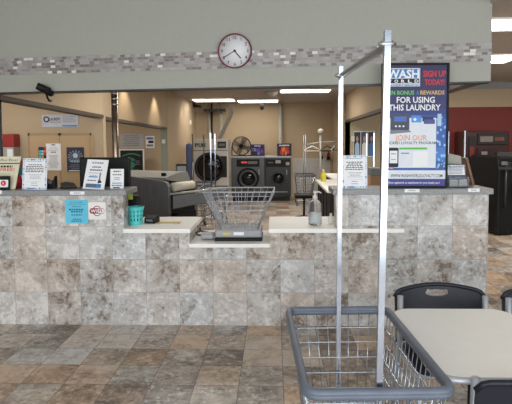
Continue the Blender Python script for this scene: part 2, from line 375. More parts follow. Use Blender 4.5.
for (x,y,e) in ((-1.2,7.2,40),(1.0,7.2,40),(.3,11.5,40),(5.5,8,60),(-4,6.2,20),(-4.2,10,30),(2.8,9.5,20)):
    area('added_ceiling_light',(x,y,ZC-.06),(0,0,0),1.2,.5,e,(1,.95,.88))  # extra unseen lamps added to light the rooms, without fixtures
for (y,e) in ((8.6,26),(10.8,30),(14.0,14)):
    l=bpy.data.lights.new('recessed_downlight','SPOT'); l.energy=e; l.spot_size=math.radians(95); l.spot_blend=.6; l.color=(1,.86,.66); l.shadow_soft_size=.06
    o=bpy.data.objects.new('recessed_downlight',l); COL.objects.link(o); o.location=(XL+.32,y,ZC-.08); o.rotation_euler=(0,math.radians(12),0)
S.view_settings.view_transform='Standard'; S.view_settings.look='None'; S.view_settings.gamma=1; S.view_settings.exposure=0; S.view_settings.use_curve_mapping=False
# ================= service counter =================
ct=thing('service_counter','long stone-tiled service counter stepping down from tall ends to a low middle','counter',(0,CY,0))
ZT=at(60,195.5,CY).z; ZTt=at(60,190.5,CY-.03).z        # tall wall top / slab top
ZMt=at(160,229,CY-.03).z; ZM=ZMt-.038; ZLt=at(230,243.8,CY-.04).z; ZL=ZLt-.035; print('Z',ZT,ZTt,ZMt,ZLt)
xa=at(123.5,210,CY).x; xb=at(189.5,235,CY).x; xc=at(270,240,CY).x; xd=at(336,210,CY).x; xe=at(488,230,CY).x
m=MB(); BD=.15
m.prism([(-5.19,0),(xe,0),(xe,ZT),(xd,ZT),(xd,ZM),(xc,ZM),(xc,ZL),(xb,ZL),(xb,ZM),(xa,ZM),(xa,ZT),(-5.19,ZT)],'y',0,BD,CTILE)
m.box(xb-.1,xc+.1,BD,.62,.1,ZL,CTILE); m.box(xa,xb-.02,BD,.6,.0,ZM,CTILE); m.box(xc+.02,xd+.4,BD,.6,0,ZM,CTILE)
m.build('tiled_base',ct)
GRAN=mat('grey_speckled_laminate',(138,140,142),.4,var=.22,scale=90)
m=MB(); m.box(-5.19,xa+.035,-.03,.36,ZT,ZTt,GRAN,bev=.004); tag(m.build('countertop',ct),'grey speckled raised top on the left end')
m=MB(); m.box(xd-.03,xe+.03,-.03,.36,ZT,ZTt,GRAN,bev=.004); tag(m.build('countertop',ct),'grey speckled raised top on the right end')
m=MB(); m.box(xa+.001,xb+.012,-.03,.72,ZM,ZMt,LEDGE,bev=.004); tag(m.build('countertop',ct),'white laminate ledge left of the scale')
m=MB(); m.box(xb+.0,xc+.0,-.045,.66,ZL,ZLt,LEDGE,bev=.004); tag(m.build('countertop',ct),'lowest white laminate ledge under the scale')
m=MB(); m.box(xc-.012,xd+.6,-.03,.72,ZM,ZMt,LEDGE,bev=.004); tag(m.build('countertop',ct),'white laminate ledge under the soap dispenser')
ST=ZTt+.0015
# ------- flat printed sheets -------
def lines(m,x0,x1,z1,z0,n,h,col,seed=0,y=-.0012,align='C'):
    r=random.Random(seed)
    for i in range(n):
        z=z1+(z0-z1)*(i/(max(1,n-1))); W=(x1-x0)*r.uniform(.6,1)
        x=(x0+x1)/2-W/2 if align=='C' else x0; e=x+W
        while x<e-.004:
            wl=min(r.uniform(.03,.12)*(x1-x0)+.006,e-x); m.quad(x,z,x+wl,z+h,col,y); x+=wl+.018*(x1-x0)+.003
def sheet_on(name,cat,label,px,Y,lean,draw,z0=None,thick=.004,rz=0,ry=0,group=None,frame=None,back=None):
    X0,X1,Z0,Z1=rect(*px,Y)
    if z0 is not None: Z0=z0
    w=X1-X0; h=(Z1-Z0)/math.cos(lean)
    t=thing(name,label,cat,((X0+X1)/2,Y,Z0),rz,group,rx=-lean,ry=ry)
    m=MB(); m.box(-w/2,w/2,0,thick,0,h,frame or PAPER); m.build('sheet' if not frame else 'board',t)
    m=MB(); m.quad(-w/2+.002,.002,w/2-.002,h-.002,frame or PAPER,-.0006); draw(m,w,h); tag(m.build('printing',t,fix=False))
    if back:
        m=MB(); m.box(-w*.3,w*.3,thick,thick+.004,0,h*.8,CLEAR); m.build('easel_back',t)
    return t
def snow(m,w,h,seed=1):
    r=random.Random(seed)
    for side in (0,1,2,3):
        for k in range(16):
            t=(k+.5)/16
            x,z=((-w/2+.012,t*h),(w/2-.012,t*h),(-w/2+t*w,h-.012),(-w/2+t*w,.012))[side]
            s=r.uniform(.004,.009); m.poly(circ(x,z,s,6),BLUE if r.random()<.35 else LBLUE,-.001)
    m.quad(-w*.36,h*.9,w*.3,h*.915,INKL,-.0012)
    lines(m,-w*.4,w*.4,h*.78,h*.56,5,h*.028,INK,seed+1); lines(m,-w*.3,w*.35,h*.47,h*.34,4,h*.014,INKL,seed+2)
    m.quad(-w*.3,h*.26,w*.3,h*.264,INKL,-.0012); lines(m,-w*.15,w*.15,h*.2,h*.13,2,h*.016,INK,seed+3); m.quad(-w*.3,.006,-w*.02,.016,BLUE,-.0014)
def d_receipt(m,w,h):
    m.text('Coffee Blue!',0,h*.86,h*.07,INK,w=w*.8); m.quad(-w/2,h*.77,w/2,h*.8,INK); lines(m,-w*.38,w*.38,h*.66,h*.66,1,h*.06,INK,3); m.text('FREE!',w*.1,h*.55,h*.1,REDI,w=w*.5,bold=.01)
    lines(m,-w*.4,w*.3,h*.46,h*.2,7,h*.01,INKL,5); m.quad(-w*.3,h*.1,w*.3,h*.14,INKL)
# slanted cream brochure, far left
bro=sheet_on('brochure','brochure','cream brochure reading FREE! leaning back at the far left of the counter top',(-14,157,14.5,190),4.64,.42,d_receipt,z0=ST,frame=mat('cream_card',(226,222,196),.6))
# black tent card in front of it
X0,X1,Z0,Z1=rect(-6,176,9,190.5,4.6)
t=thing('tent_card','small black card with a red round emblem in front of the cream brochure','card',((X0+X1)/2,4.6,ST),0,rx=-.12)
w=X1-X0;h=Z1-ST
m=MB(); m.box(-w/2,w/2,0,.02,0,h,BLACK,bev=.003); m.build('card',t)
m=MB(); m.poly(rrect(-w*.22,h*.18,w*.42,h*.72,.008),PAPER,-.001); m.poly(circ(w*.1,h*.47,h*.2,20),REDI,-.0015); m.text('R',w*.1,h*.38,h*.18,PAPER,-.002); m.build('printing',t,fix=False)
# red round tin
p=at(18.5,189,4.8); m=MB(); m.lathe([(.055,0),(.066,.02),(.07,.07),(.06,.115),(.03,.13),(.012,.135)],mat('red_tin',(150,22,30),.25),n=24)
tag(m.build('red_candy_jar',None,(p.x,4.76,ST)),'red rounded jar standing behind the snowflake-bordered notice','jar')
# teal box behind
p=rect(15,167,24,182,4.86); m=MB(); m.box(-.05,.05,0,.04,0,.2,mat('teal_card',(70,150,160),.5),bev=.003); m.box(-.05,.05,0,.04,.2,.26,mat('pink_card',(190,80,90),.5),bev=.003)
tag(m.build('tissue_box',None,((p[0]+p[1])/2,4.85,ST)),'teal and pink carton behind the cream brochure','carton')
sheet_on('framed_notice','notice','white notice with blue snowflake border on the left counter top',(21.5,158.5,46,190),4.6,.1,lambda m,w,h:snow(m,w,h,3),z0=ST,ry=.02,back=1)
# black stapler-like objects
def desk_black(px,Y,label,name,cat,kind):
    X0,X1,Z0,Z1=rect(*px,Y); w=X1-X0; t=thing(name,label,cat,((X0+X1)/2,Y,ST))
    return t,w,Z1-ST
t,w,h=desk_black((46.5,176,56,187),4.72,'small black tape dispenser right of the snowflake-bordered notice','tape_dispenser','tape dispenser',0)
m=MB(); m.prism([(-w/2,0),(w/2,0),(w/2,h),(w*.38,h*.72),(w*.1,h*.55),(-w/2,h*.8)],'y',-.03,.03,BLACK); m.build('body',t)
m=MB(); m.tube([(0,-.032,h*.5),(0,.032,h*.5)],.018,GREYP,14); m.build('tape_roll',t)
X0,X1,Z0,Z1=rect(59.5,181,75.5,189.5,4.7); w=X1-X0
t=thing('stapler','flat black stapler lying between the notice and the black monitor','stapler',((X0+X1)/2,4.72,ST),.25)
m=MB(); m.box(-w/2,w/2,-.022,.022,0,.015,BLACK,bev=.004); m.build('base',t)
m=MB(); m.prism([(-w*.42,.018),(w*.45,.02),(w*.3,.05),(-w*.2,.062),(-w*.45,.05)],'y',-.018,.018,BLACK); m.build('arm',t)
# black monitor
X0,X1,Z0,Z1=rect(79,157.5,129.5,192,5.02); w=X1-X0; h=Z1-.85
t=thing('computer_monitor','black computer monitor seen from behind the two leaning flyers','monitor',((X0+X1)/2,5.05,.76))
m=MB(); m.box(-w/2,w/2,-.02,.03,.09,.09+h-.0,BLACK,bev=.012); m.build('screen_housing',t)
m=MB(); m.box(-w*.47,w*.47,.03,.034,.11,.07+h,GLASS); m.build('screen',t)
m=MB(); m.box(-.04,.04,-.03,-.01,.01,.3,BLACK); m.box(-.13,.13,-.08,.1,0,.015,BLACK,bev=.004); m.build('stand',t)
def d_fl1(m,w,h):
    lines(m,-w*.36,w*.4,h*.86,h*.86,1,h*.05,INKL,3); lines(m,-w*.3,w*.3,h*.72,h*.62,2,h*.045,INK,4); lines(m,-w*.35,w*.2,h*.53,h*.45,2,h*.02,INKL,5)
    m.quad(-w*.3,h*.39,w*.12,h*.43,BLUE); lines(m,-w*.35,w*.1,h*.27,h*.27,1,h*.035,INK,6); m.quad(w*.18,h*.24,w*.26,h*.56,INKL); m.poly([(w*.16,h*.2),(w*.34,h*.22),(w*.3,h*.3),(w*.16,h*.3)],INK)
    m.poly(rrect(-w*.38,h*.05,w*.34,h*.18,h*.03),mat('print_steel_blue',(92,112,140),.5),-.001); m.poly(rrect(w*.1,h*.07,w*.3,h*.16,.004),BLUE,-.0016)
sheet_on('flyer','flyer','larger tilted white flyer leaning against the black monitor',(81.5,160,104,190.5),4.62,.34,d_fl1,z0=ST,ry=.04,rz=-.12)
def d_fl2(m,w,h):
    lines(m,-w*.4,w*.4,h*.84,h*.84,1,h*.06,INK,1); lines(m,-w*.32,w*.32,h*.68,h*.68,1,h*.05,INK,2); lines(m,-w*.25,w*.25,h*.54,h*.46,2,h*.03,INK,9); m.quad(-w*.36,h*.26,w*.36,h*.3,BLUE); lines(m,-w*.4,w*.4,h*.14,h*.14,1,h*.05,INK,2); m.quad(-w*.3,.004,w*.2,h*.08,INK)
sheet_on('flyer','flyer','smaller upright white flyer at the right edge of the monitor',(110,169,123.5,190),4.66,.1,d_fl2,z0=ST)
# blue flyer and wifi sign on the counter face
def on_face(name,cat,label,px,body,draw,r=.001):
    X0,X1,Z0,Z1=rect(*px,CY-.004); w=X1-X0; h=Z1-Z0
    t=thing(name,label,cat,((X0+X1)/2,CY-.001,Z0)); m=MB(); m.curve([rrect(-w/2,0,w/2,h,r)],.003,body,Matrix.Translation((0,-.002,0))); m.build('sheet',t)
    m=MB(); draw(m,w,h); m.build('printing',t,fix=False); return t
CY_=mat('cyan_paper',(98,196,226),.6,var=.03)
def d_blue(m,w,h):
    y=-.0045; TX=mat('ink_blue',(40,84,120),.7)
    m.text('ALL CUSTOMERS',0,h*.86,h*.06,TX,y,w*.6); m.quad(-w*.42,h*.8,w*.42,h*.81,TX,y)
    lines(m,-w*.3,w*.3,h*.7,h*.7,1,h*.025,TX,1,y); lines(m,-w*.34,w*.34,h*.56,h*.47,2,h*.06,TX,2,y); lines(m,-w*.34,w*.34,h*.34,h*.34,1,h*.045,TX,3,y); lines(m,-w*.25,w*.25,h*.16,h*.08,2,h*.045,TX,4,y)
t=on_face('blue_notice','notice','cyan blue notice taped to the stone tiles beside the WiFi sign',(65.3,199.8,88,223.5),CY_,d_blue)
def d_wifi(m,w,h):
    y=-.0045; cx=0; cz=h*.5
    MAROON=mat('wifi_maroon',(142,24,52),.5); m.poly(circ(cx,cz,w*.25,28,h*.3),MAROON,y); m.poly(circ(cx,cz,w*.2,28,h*.25),PAPER,y-.0004)
    m.poly(rrect(-w*.42,cz-h*.16,w*.42,cz+h*.16,h*.13),MAROON,y-.0008); m.poly(rrect(w*.03,cz-h*.13,w*.4,cz+h*.13,h*.1),PAPER,y-.0012)
    m.text('WI',-w*.19,cz-h*.09,h*.19,PAPER,y-.0016,w*.34,bold=.02); m.text('FI',w*.2,cz-h*.09,h*.19,MAROON,y-.0016,w*.2,bold=.02)
t=on_face('wifi_sign','sign','square white WiFi sign with maroon lettering on the stone tiles',(88.3,202.3,105.8,219.5),WHITE,d_wifi,r=.012)
# edge labels
def edge_label(px,label):
    X0,X1,Z0,Z1=rect(*px,CY-.03); w=X1-X0;h=Z1-Z0
    t=thing('edge_label',label,'label',((X0+X1)/2,CY-.031,Z0),group='white labels on the grey countertop edge'); m=MB(); m.box(-w/2,w/2,-.001,.0005,0,h,PAPER); m.build('strip',t)
    m=MB(); lines(m,-w*.35,w*.35,h*.35,h*.35,1,h*.3,INKL,1,-.0016); m.build('printing',t,fix=False)
edge_label((70,191.4,84.5,194.6),'white strip label on the counter edge above the blue notice')
edge_label((-6,190.5,2,193.8),'white strip label at the far left end of the counter edge')
edge_label((404.5,189,419.5,192.3),'white strip label on the counter edge under the large poster')
edge_label((468,188.4,479.5,191.8),'white strip label on the counter edge near its right corner')
# yellow-green tag and dark bin by the step
X0,X1,Z0,Z1=rect(128,194,132.3,199.5,4.78); m=MB(); m.box(X0,X1,4.78,4.80,Z0-.0,Z1,mat('lime_sticker',(168,180,60),.6))
tag(m.build('sticky_note'),'lime green sticky note hanging at the step of the counter','note')
X0,X1,Z0,Z1=rect(128.5,196,137,216,4.86); m=MB(); m.box(X0-.02,X1,4.88,5.0,ZMt,Z1,BLACK,bev=.008); tag(m.build('card_terminal'),'tall black box standing behind the teal cup','box')
# teal cup
p=at(135.8,223.5,4.78); t=thing('basket_cup','teal perforated plastic cup on the left white ledge','cup',(p.x,4.78,ZMt))
X0,X1,Z0,Z1=rect(127.5,207,144,223.5,4.78); h=Z1-ZMt; r1=(X1-X0)/2
N=40; rows=13; bmv=[];fs=[]
for i in range(rows+1):
    rr=r1*(.8+.2*i/rows)
    for j in range(N): a=2*PI*j/N; bmv.append((rr*math.cos(a),rr*math.sin(a),h*i/rows))
for i in range(rows):
    for j in range(N):
        if i in (3,4,6,7,9,10) and j%3==0: continue
        fs.append((i*N+j,i*N+(j+1)%N,(i+1)*N+(j+1)%N,(i+1)*N+j))
m=MB(); m._add(bmv,fs,TEAL); m.lathe([(r1*.8,0),(r1*.8,.004)],TEAL,n=N); m.build('cup_wall',t)
m=MB(); m.tube([(r1*1.01*math.cos(2*PI*k/28),r1*1.01*math.sin(2*PI*k/28),h) for k in range(28)],.004,TEAL,6,closed=True); m.build('rim',t)
m=MB(); m.lathe([(r1*.7,.006),(r1*.7,h*.4),(r1*.6,h*.42)],DARK,n=16); m.build('contents',t)
# black card reader / calculator
X0,X1,Z0,Z1=rect(144.5,214.5,155.5,222.5,4.85); w=X1-X0
t=thing('card_reader','small black card reader right of the teal cup','card reader',((X0+X1)/2+.012,4.88,ZMt),-.2)
m=MB(); m.prism([(-.06,0),(.06,0),(.055,.05),(-.02,.075),(-.06,.06)],'x',-w/2,w/2,BLACK,Matrix.Rotation(PI,4,'Z')); m.build('body',t)
m=MB(); m.box(-w*.3,w*.3,-.061,-.058,.02,.04,GREYP); m.build('screen',t)
X0,X1,Z0,Z1=rect(156,218,180,223,4.8); 
t=thing('envelope','yellow-brown paper slip lying flat on the left white ledge','paper',((X0+X1)/2,4.84,ZMt+.0005),.03)
m=MB(); m.box(-.11,.11,-.06,.06,0,.006,mat('manila',(198,172,96),.7,var=.1)); m.build('slip',t)
m=MB(); m.quad(-.07,0,.05,.004,PAPER,-.0605); m.build('printing',t,fix=False)
# ------- scale with basket -------
X0,X1,Z0,Z1=rect(216,227,262,240,4.72); cx=(X0+X1)/2; w=X1-X0
t=thing('counter_scale','grey bench scale on the lowest ledge under the wire basket','scale',(cx,4.78,ZLt))
SC=mat('scale_grey',(156,158,162),.45,var=.05)
m=MB(); m.box(-w/2-.005,w/2+.005,-.16,.2,.0,.028,BLACK,bev=.008); m.build('foot_base',t)
m=MB(); m.box(-w/2,w/2,-.155,.2,.03,.105,SC,bev=.02,seg=3); m.build('platform',t)
m=MB(); m.quad(-w*.33,.058,-w*.17,.08,mat('label_yellow',(206,190,90),.6),-.1562); m.quad(-w*.1,.056,w*.12,.084,PAPER,-.1562); m.build('sticker',t,fix=False)
m=MB(); m.box(-w/2-.14,-w/2-.015,-.12,.02,.008,.06,SC,bev=.02,seg=3); m.tube([(-w/2-.02,-.05,.04),(-w/2+.03,-.05,.04)],.015,SC); hd_=m.build('display_head',t)
m=MB(); m.box(-w/2-.13,-w/2-.03,-.1,0,.06,.0615,LGREY); m.build('screen',hd_)
m=MB(); m.tube([(-w/2-.12,-.03,.03),(-w/2-.18,-.03,.035),(-w/2-.2,.02,.05),(-w/2-.17,.1,.05),(-w/2-.1,.15,.03)],.008,BLACK,8); m.build('cable',t)
# wire basket (trapezoid)
X0,X1,Z0,Z1=rect(203.5,192,274.5,228.5,4.64); wt=(X1-X0)/2; xbk=at(221,228,4.66).x; xbk2=at(257.5,228,4.66).x; wb=(xbk2-xbk)/2
bx_=(xbk+xbk2)/2; zt=Z1-(ZLt+.106); 
t=thing('wire_basket','grey coated wire weighing basket flaring upward on the bench scale','basket',(bx_,4.78,ZLt+.107))
dt=.30; db=.15
def ring(f,off=0):
    a=wb+(wt-wb)*f; y0=-(db-.02)-(dt-db)*f*.3; y1=db+(dt-db)*f; ox=((X0+X1)/2-bx_)*f
    return [(ox-a,y0,zt*f),(ox+a,y0,zt*f),(ox+a,y1,zt*f),(ox-a,y1,zt*f)]
def seg(m,pts,r,mt,closed=True,n=6):
    k=len(pts)
    for i in range(k if closed else k-1): m.tube([pts[i],pts[(i+1)%k]],r,mt,n)
m=MB(); seg(m,ring(1),.006,WIREG); m.build('rim',t)
m=MB(); seg(m,ring(0),.004,WIREG)
for f in (.25,.5,.75): seg(m,ring(f),.0038,WIREG)
m.build('hoop_wires',t)
m=MB(); r0=ring(0); r1_=ring(1)
for e in range(4):
    a0,a1=Vector(r0[e]),Vector(r0[(e+1)%4]); b0,b1=Vector(r1_[e]),Vector(r1_[(e+1)%4]); n_=10 if e%2==0 else 8
    for k in range(n_+1):
        f=k/n_; m.tube([a0.lerp(a1,f),b0.lerp(b1,f)],.0026 if k%n_ else .005,WIREG,5)
m.build('upright_wires',t)
m=MB()
for k in range(9): x=-wb+2*wb*k/8; m.tube([(x,r0[0][1],0),(x,r0[2][1],0)],.0026,WIREG,5)
m.build('floor_wires',t)
# ------- soap dispenser -------
p=at(315,221,4.75); X0,X1,Z0,Z1=rect(308.5,191,321.5,222,4.75); hh=Z1-ZMt; r=(X1-X0)/2
t=thing('hand_sanitizer_bottle','clear pump bottle of hand gel with white pump on the right white ledge','bottle',(p.x,4.75,ZMt))
m=MB(); m.lathe([(r*.9,0),(r,.01),(r,hh*.55),(r*.93,hh*.63),(r*.62,hh*.72),(r*.3,hh*.77),(r*.3,hh*.8)],CLEAR,n=24); m.build('bottle_body',t)
m=MB(); m.lathe([(r*.82,.012),(r*.86,.02),(r*.86,hh*.36),(r*.8,hh*.365)],mat('gel',(238,240,240),.3,trans=.35,ior=1.3),n=24); m.build('gel',t)
m=MB(); m.lathe([(r*.36,hh*.78),(r*.36,hh*.86),(r*.14,hh*.87),(r*.12,hh*.95),(r*.3,hh*.95),(r*.3,hh*.99),(r*.1,hh)],WHITE,n=16); m.tube([(0,0,hh*.97),(r*.6,-.0,hh*.975),(r*.95,0,hh*.94)],.007,WHITE,8); m.build('pump',t)
m=MB(); m.tube([(0,0,.03),(0,0,hh*.8)],.003,WHITE,6); m.build('dip_tube',t)
m=MB(); 
for k in range(8):
    a=PI*1.02+k*.045; a2=a+.045; m._add([(r*1.01*math.cos(a),r*1.01*math.sin(a),hh*.14),(r*1.01*math.cos(a2),r*1.01*math.sin(a2),hh*.14),(r*1.01*math.cos(a2),r*1.01*math.sin(a2),hh*.56),(r*1.01*math.cos(a),r*1.01*math.sin(a),hh*.56)],[(0,1,2,3)],mat('label_lilac',(150,150,205),.5))
m.build('label_strip',t,fix=False)
# small clear lump right
X0,X1,Z0,Z1=rect(332.5,212,337,223,4.66); m=MB(); m.lathe([(.02,0),(.028,.02),(.026,.06),(.012,.08),(.012,.1)],WHITE,n=14)
tag(m.build('small_white_bottle',None,((X0+X1)/2-.02,4.8,ZMt)),'small white bottle where the right white ledge meets the tall end','bottle')
# ------- right counter top -------
sheet_on('framed_notice','notice','white notice with blue snowflake border left of the large poster',(342,155.5,367.5,187.5),4.6,.08,lambda m,w,h:snow(m,w,h,8),z0=ST,back=1)
# large poster in black frame
X0,X1,Z0,Z1=rect(381,62.5,448.7,187.5,4.62); w=X1-X0; h=Z1-ST
t=thing('poster_stand','tall black-framed blue loyalty programme poster standing on the right counter top','poster',((X0+X1)/2,4.62,ST),rx=-.012,ry=.006)
F=.018
m=MB(); m.box(-w/2,w/2,.0,.03,0,F,BLACK,bev=.004); m.box(-w/2,w/2,0,.03,h-F,h,BLACK,bev=.004); m.box(-w/2,-w/2+F,0,.03,F*.5,h-F*.5,BLACK,bev=.004); m.box(w/2-F,w/2,0,.03,F*.5,h-F*.5,BLACK,bev=.004); m.build('frame',t)
m=MB(); m.box(-w/2+.01,w/2-.01,.014,.026,.01,h-.01,BLACK); m.build('backing_board',t)
W=w-2*F; Hh=h-2*F
def u(x): return -W/2+W*x
def v(y): return F+Hh*(1-y)      # y measured from the top
# poster fractions measured from px: x 383..446, y 65..184
def X(px): return u((px-382.5)/(446-382.5))
def Y(py): return v((py-65)/(184.5-65))
m=MB(); y=.0125
steps=[((37,32,82),65,90),((36,40,100),90,108),((32,52,126),108,114),((34,70,152),114,118),((42,92,178),118,146),((60,116,196),146,160),((44,88,168),160,171)]
for i,(c,a,b) in enumerate(steps): m.quad(u(0),Y(b),u(1),Y(a),mat('poster_blue_%d'%i,c,.45,var=.12,scale=9),y)
r=random.Random(5)
for k in range(26):
    px=r.uniform(437,445); py=r.uniform(116,168); s=r.uniform(.004,.012); m.poly(circ(X(px)-.0,Y(py),s,9,s*1.4),mat('poster_cloud',(150,200,240),.5,var=.2),y-.0004)
# panel with logo
m.quad(X(385),Y(86),X(419),Y(68),mat('logo_back',(206,214,226),.5),y-.0004)
m.quad(X(386),Y(77.5),X(418),Y(69),BLUE,y-.0008); m.text('WASH',X(402),Y(77.5),Hh*.068,PAPER,y-.0014,W*.5,bold=.03)
m.quad(X(386),Y(82.7),X(418),Y(78.3),INK,y-.0008)
for ch,px in zip('WORLD',(388.5,395.3,402,408.8,415.5)): m.text(ch,X(px),Y(82.2),Hh*.026,PAPER,y-.0012,W*.06,bold=.03)
m.text('LAUNDRY SERVICES',X(402),Y(85.6),Hh*.015,BLUE,y-.0012,W*.5,bold=.02)
RP=mat('poster_red',(200,40,62),.5)
m.text('SIGN UP',X(433.5),Y(76.5),Hh*.05,RP,y-.0008,W*.36,bold=.03); m.text('TODAY!',X(433.5),Y(84.5),Hh*.046,RP,y-.0008,W*.31,bold=.03)
m.text('EARN BONUS',X(397.5),Y(94),Hh*.034,mat('poster_lime',(110,200,90),.5),y-.0008,W*.5,bold=.02); m.text('&',X(417),Y(94),Hh*.034,BLUE,y-.0008); m.text('REWARDS',X(431.5),Y(94),Hh*.034,mat('poster_gold',(214,180,110),.5),y-.0008,W*.38,bold=.02)
m.text('FOR USING',X(415),Y(102),Hh*.05,PAPER,y-.0008,W*.6,bold=.02); m.text('THIS LAUNDRY',X(414),Y(109.5),Hh*.05,PAPER,y-.0008,W*.82,bold=.02)
PP=mat('poster_panel',(222,228,238),.5,var=.02)
m.quad(X(384),Y(166.5),X(436),Y(117),PP,y-.0004)
# card reader picture
m.poly(rrect(X(390),Y(129),X(409),Y(112.5),.01),mat('poster_device',(62,70,92),.5),y-.0010); m.quad(X(393.5),Y(120.5),X(406),Y(115.5),mat('poster_screen',(60,100,190),.4),y-.0016)
for k in range(3): m.poly(circ(X(395.5+k*3.8),Y(125.2),.010,10,.008),PAPER,y-.0016)
m.poly([(X(390),Y(133)),(X(411),Y(131)),(X(409),Y(129)),(X(390),Y(129))],INKL,y-.0012)
m.quad(X(422),Y(120.5),X(433),Y(116),NAVY,y-.0012); m.quad(X(423.5),Y(123),X(434.5),Y(118.5),mat('poster_card',(70,80,150),.5),y-.0016); m.quad(X(437),Y(125),X(441),Y(113),LBLUE,y-.0008)
m.quad(X(411),Y(121.5),X(421),Y(114.5),mat('poster_sky',(70,140,215),.5,var=.25),y-.0010)
m.poly(circ(X(414.5),Y(118.5),.014,14),PAPER,y-.0016)
m.text('JOIN OUR',X(411),Y(139.2),Hh*.046,mat('poster_orange',(226,150,96),.5),y-.0012,W*.5,bold=.01)
m.text('FASCARD LOYALTY PROGRAM',X(410),Y(143),Hh*.023,INK,y-.0012,W*.84,bold=.01)
m.quad(X(399),Y(148.3),X(427),Y(146.3),GREEN,y-.0012)
m.poly(circ(X(391.5),Y(160),.045,14,.07),mat('skin_print',(206,158,140),.5),y-.0010); m.poly(rrect(X(388.5),Y(166),X(398.5),Y(146.5),.012),INK,y-.0016); m.quad(X(389.6),Y(162),X(397.4),Y(149.5),PAPER,y-.0022)
m.quad(X(391),Y(153),X(396),Y(152.2),INKL,y-.0026); m.quad(X(391),Y(158.6),X(396),Y(157.8),GREEN,y-.0026)
m.quad(X(401),Y(152.5),X(409),Y(151.5),BLUE,y-.0012)
m.quad(X(413),Y(165.5),X(428),Y(150),PAPER,y-.0012)
m.quad(u(0),Y(177.5),u(1),Y(169),PP,y-.0010); m.poly(circ(X(386.5),Y(172.5),.014,12),NAVY,y-.0016); m.text('WWW.WASHWORLDLOYALTY.COM',X(417),Y(176),Hh*.028,INK,y-.0016,W*.82,bold=.01)
m.quad(u(0),v(1),u(1),Y(177.5),mat('poster_foot',(60,62,140),.5),y-.0010); m.text('*Once registered, an attachment for your loyalty card.',X(414),Y(182.3),Hh*.018,PAPER,y-.0016,W*.84,bold=.01)
m.build('printed_poster',t,fix=False)
m=MB(); m.prism([(.03,0),(.17,0),(.17,.012),(.05,.012),(.045,h*.6),(.03,h*.6)],'x',-.09,.09,BLACK); m.build('easel_foot',t)
# acrylic brochure holder with brown board
X0,X1,Z0,Z1=rect(447.5,164,467.5,188,4.66); w=X1-X0;h=Z1-ST
t=thing('brochure_holder','clear acrylic holder with printed cards right of the large poster','brochure holder',((X0+X1)/2+.01,4.66,ST))
m=MB(); m.box(-w/2,w/2,-.01,-.006,0,h*.45,CLEAR); m.box(-w/2,w/2,.07,.075,0,h*.95,CLEAR); m.box(-w/2-.004,-w/2,-.01,.075,0,h*.5,CLEAR); m.box(w/2,w/2+.004,-.01,.075,0,h*.5,CLEAR); m.box(-w/2,w/2,-.01,.075,-.0,.004,CLEAR); m.build('tray',t)
m=MB(); M_=Matrix.Translation((0,.03,.006))@Matrix.Rotation(-.25,4,'X'); m.box(-w*.47,w*.47,0,.006,0,h*.98,mat('dark_leaflet',(78,84,100),.5),M_); m.quad(-w*.43,h*.5,w*.43,h*.94,PAPER,-.001,M_)
for k in range(6): m.quad(-w*.37,h*(.55+k*.06),w*(.3+.05*(k%2)),h*(.575+k*.06),INKL,-.0016,M_)
m.build('leaflets',t)
m=MB(); m.box(-w*.42,-w*.03,.0,.02,.006,h*.32,LGREY); m.box(w*.04,w*.42,.0,.02,.006,h*.32,LGREY); m.build('cards',t)
X0,X1,Z0,Z1=rect(449,153,462,175,4.84); t=thing('grey_box_lid','tilted light grey box behind the acrylic brochure holder','box',((X0+X1)/2,4.84,ST),rx=-.0)
m=MB(); m.prism([(-.09,0),(.07,0),(.05,Z1-ST-.03),(-.08,Z1-ST)],'y',0,.04,LGREY); m.build('panel',t)
p0=at(476,186,4.8); p1=at(466.5,158,4.86); m=MB(); d=(p1-p0); 
a=math.atan2(p1.x-p0.x,p1.z-ST); M_=Matrix.Translation((p0.x-.02,4.8,ST+.002))@Matrix.Rotation(a,4,'Y'); m.box(-.011,.011,0,.14,0,(p1.z-ST)/math.cos(a),WOOD,M_)
tag(m.build('wooden_board'),'thin brown board leaning against the brochure holder on the right counter','board')
# ------- clock on the header -------
c=HP(235,51.3,.012); rr=17.0*c.y/FPX
t=thing('wall_clock','round white wall clock with maroon rim on the grey header','clock',c,-HA)
Mx=Matrix.Rotation(PI/2,4,'X')
m=MB(); k=[]; 
m.lathe([(rr,-.01),(rr,.02),(rr*.985,.028),(rr*.95,.028),(rr*.93,.012),(rr*.93,-.01)],MAROON,Mx,48); m.build('rim',t)
m=MB(); m.lathe([(rr*.935,-.008),(rr*.935,.008)],mat('clock_face',(226,228,232),.5,var=.01),Mx,48); fc=m.build('face',t)
m=MB(); 
for i in range(1,13):
    a=PI/2-i*PI/6; m.text(str(i),rr*.76*math.cos(a),rr*.76*math.sin(a)-rr*.085,rr*.19,INK,-.0092,bold=.012)
for i in range(60):
    a=i*PI/30; q=rr*.9; M_=Matrix.Rotation(-a,4,'Y'); m.quad(-rr*.006,q-rr*.03,rr*.006,q,INK,-.0092,M_)
m.build('numerals',fc,fix=False)
def hand(name,ang,l,wd,y): 
    m=MB(); m.box(-wd,wd,y-.002,y,-l*.12,l,INK,Matrix.Rotation(ang,4,'Y')); m.build(name,t)
hand('minute_hand',math.radians(241),rr*.74,rr*.02,-.012); hand('hour_hand',math.radians(141),rr*.56,rr*.03,-.0155)
m=MB(); m.lathe([(rr*.07,0),(rr*.07,.02),(rr*.04,.022)],INK,Mx,14); m.build('hub',t)
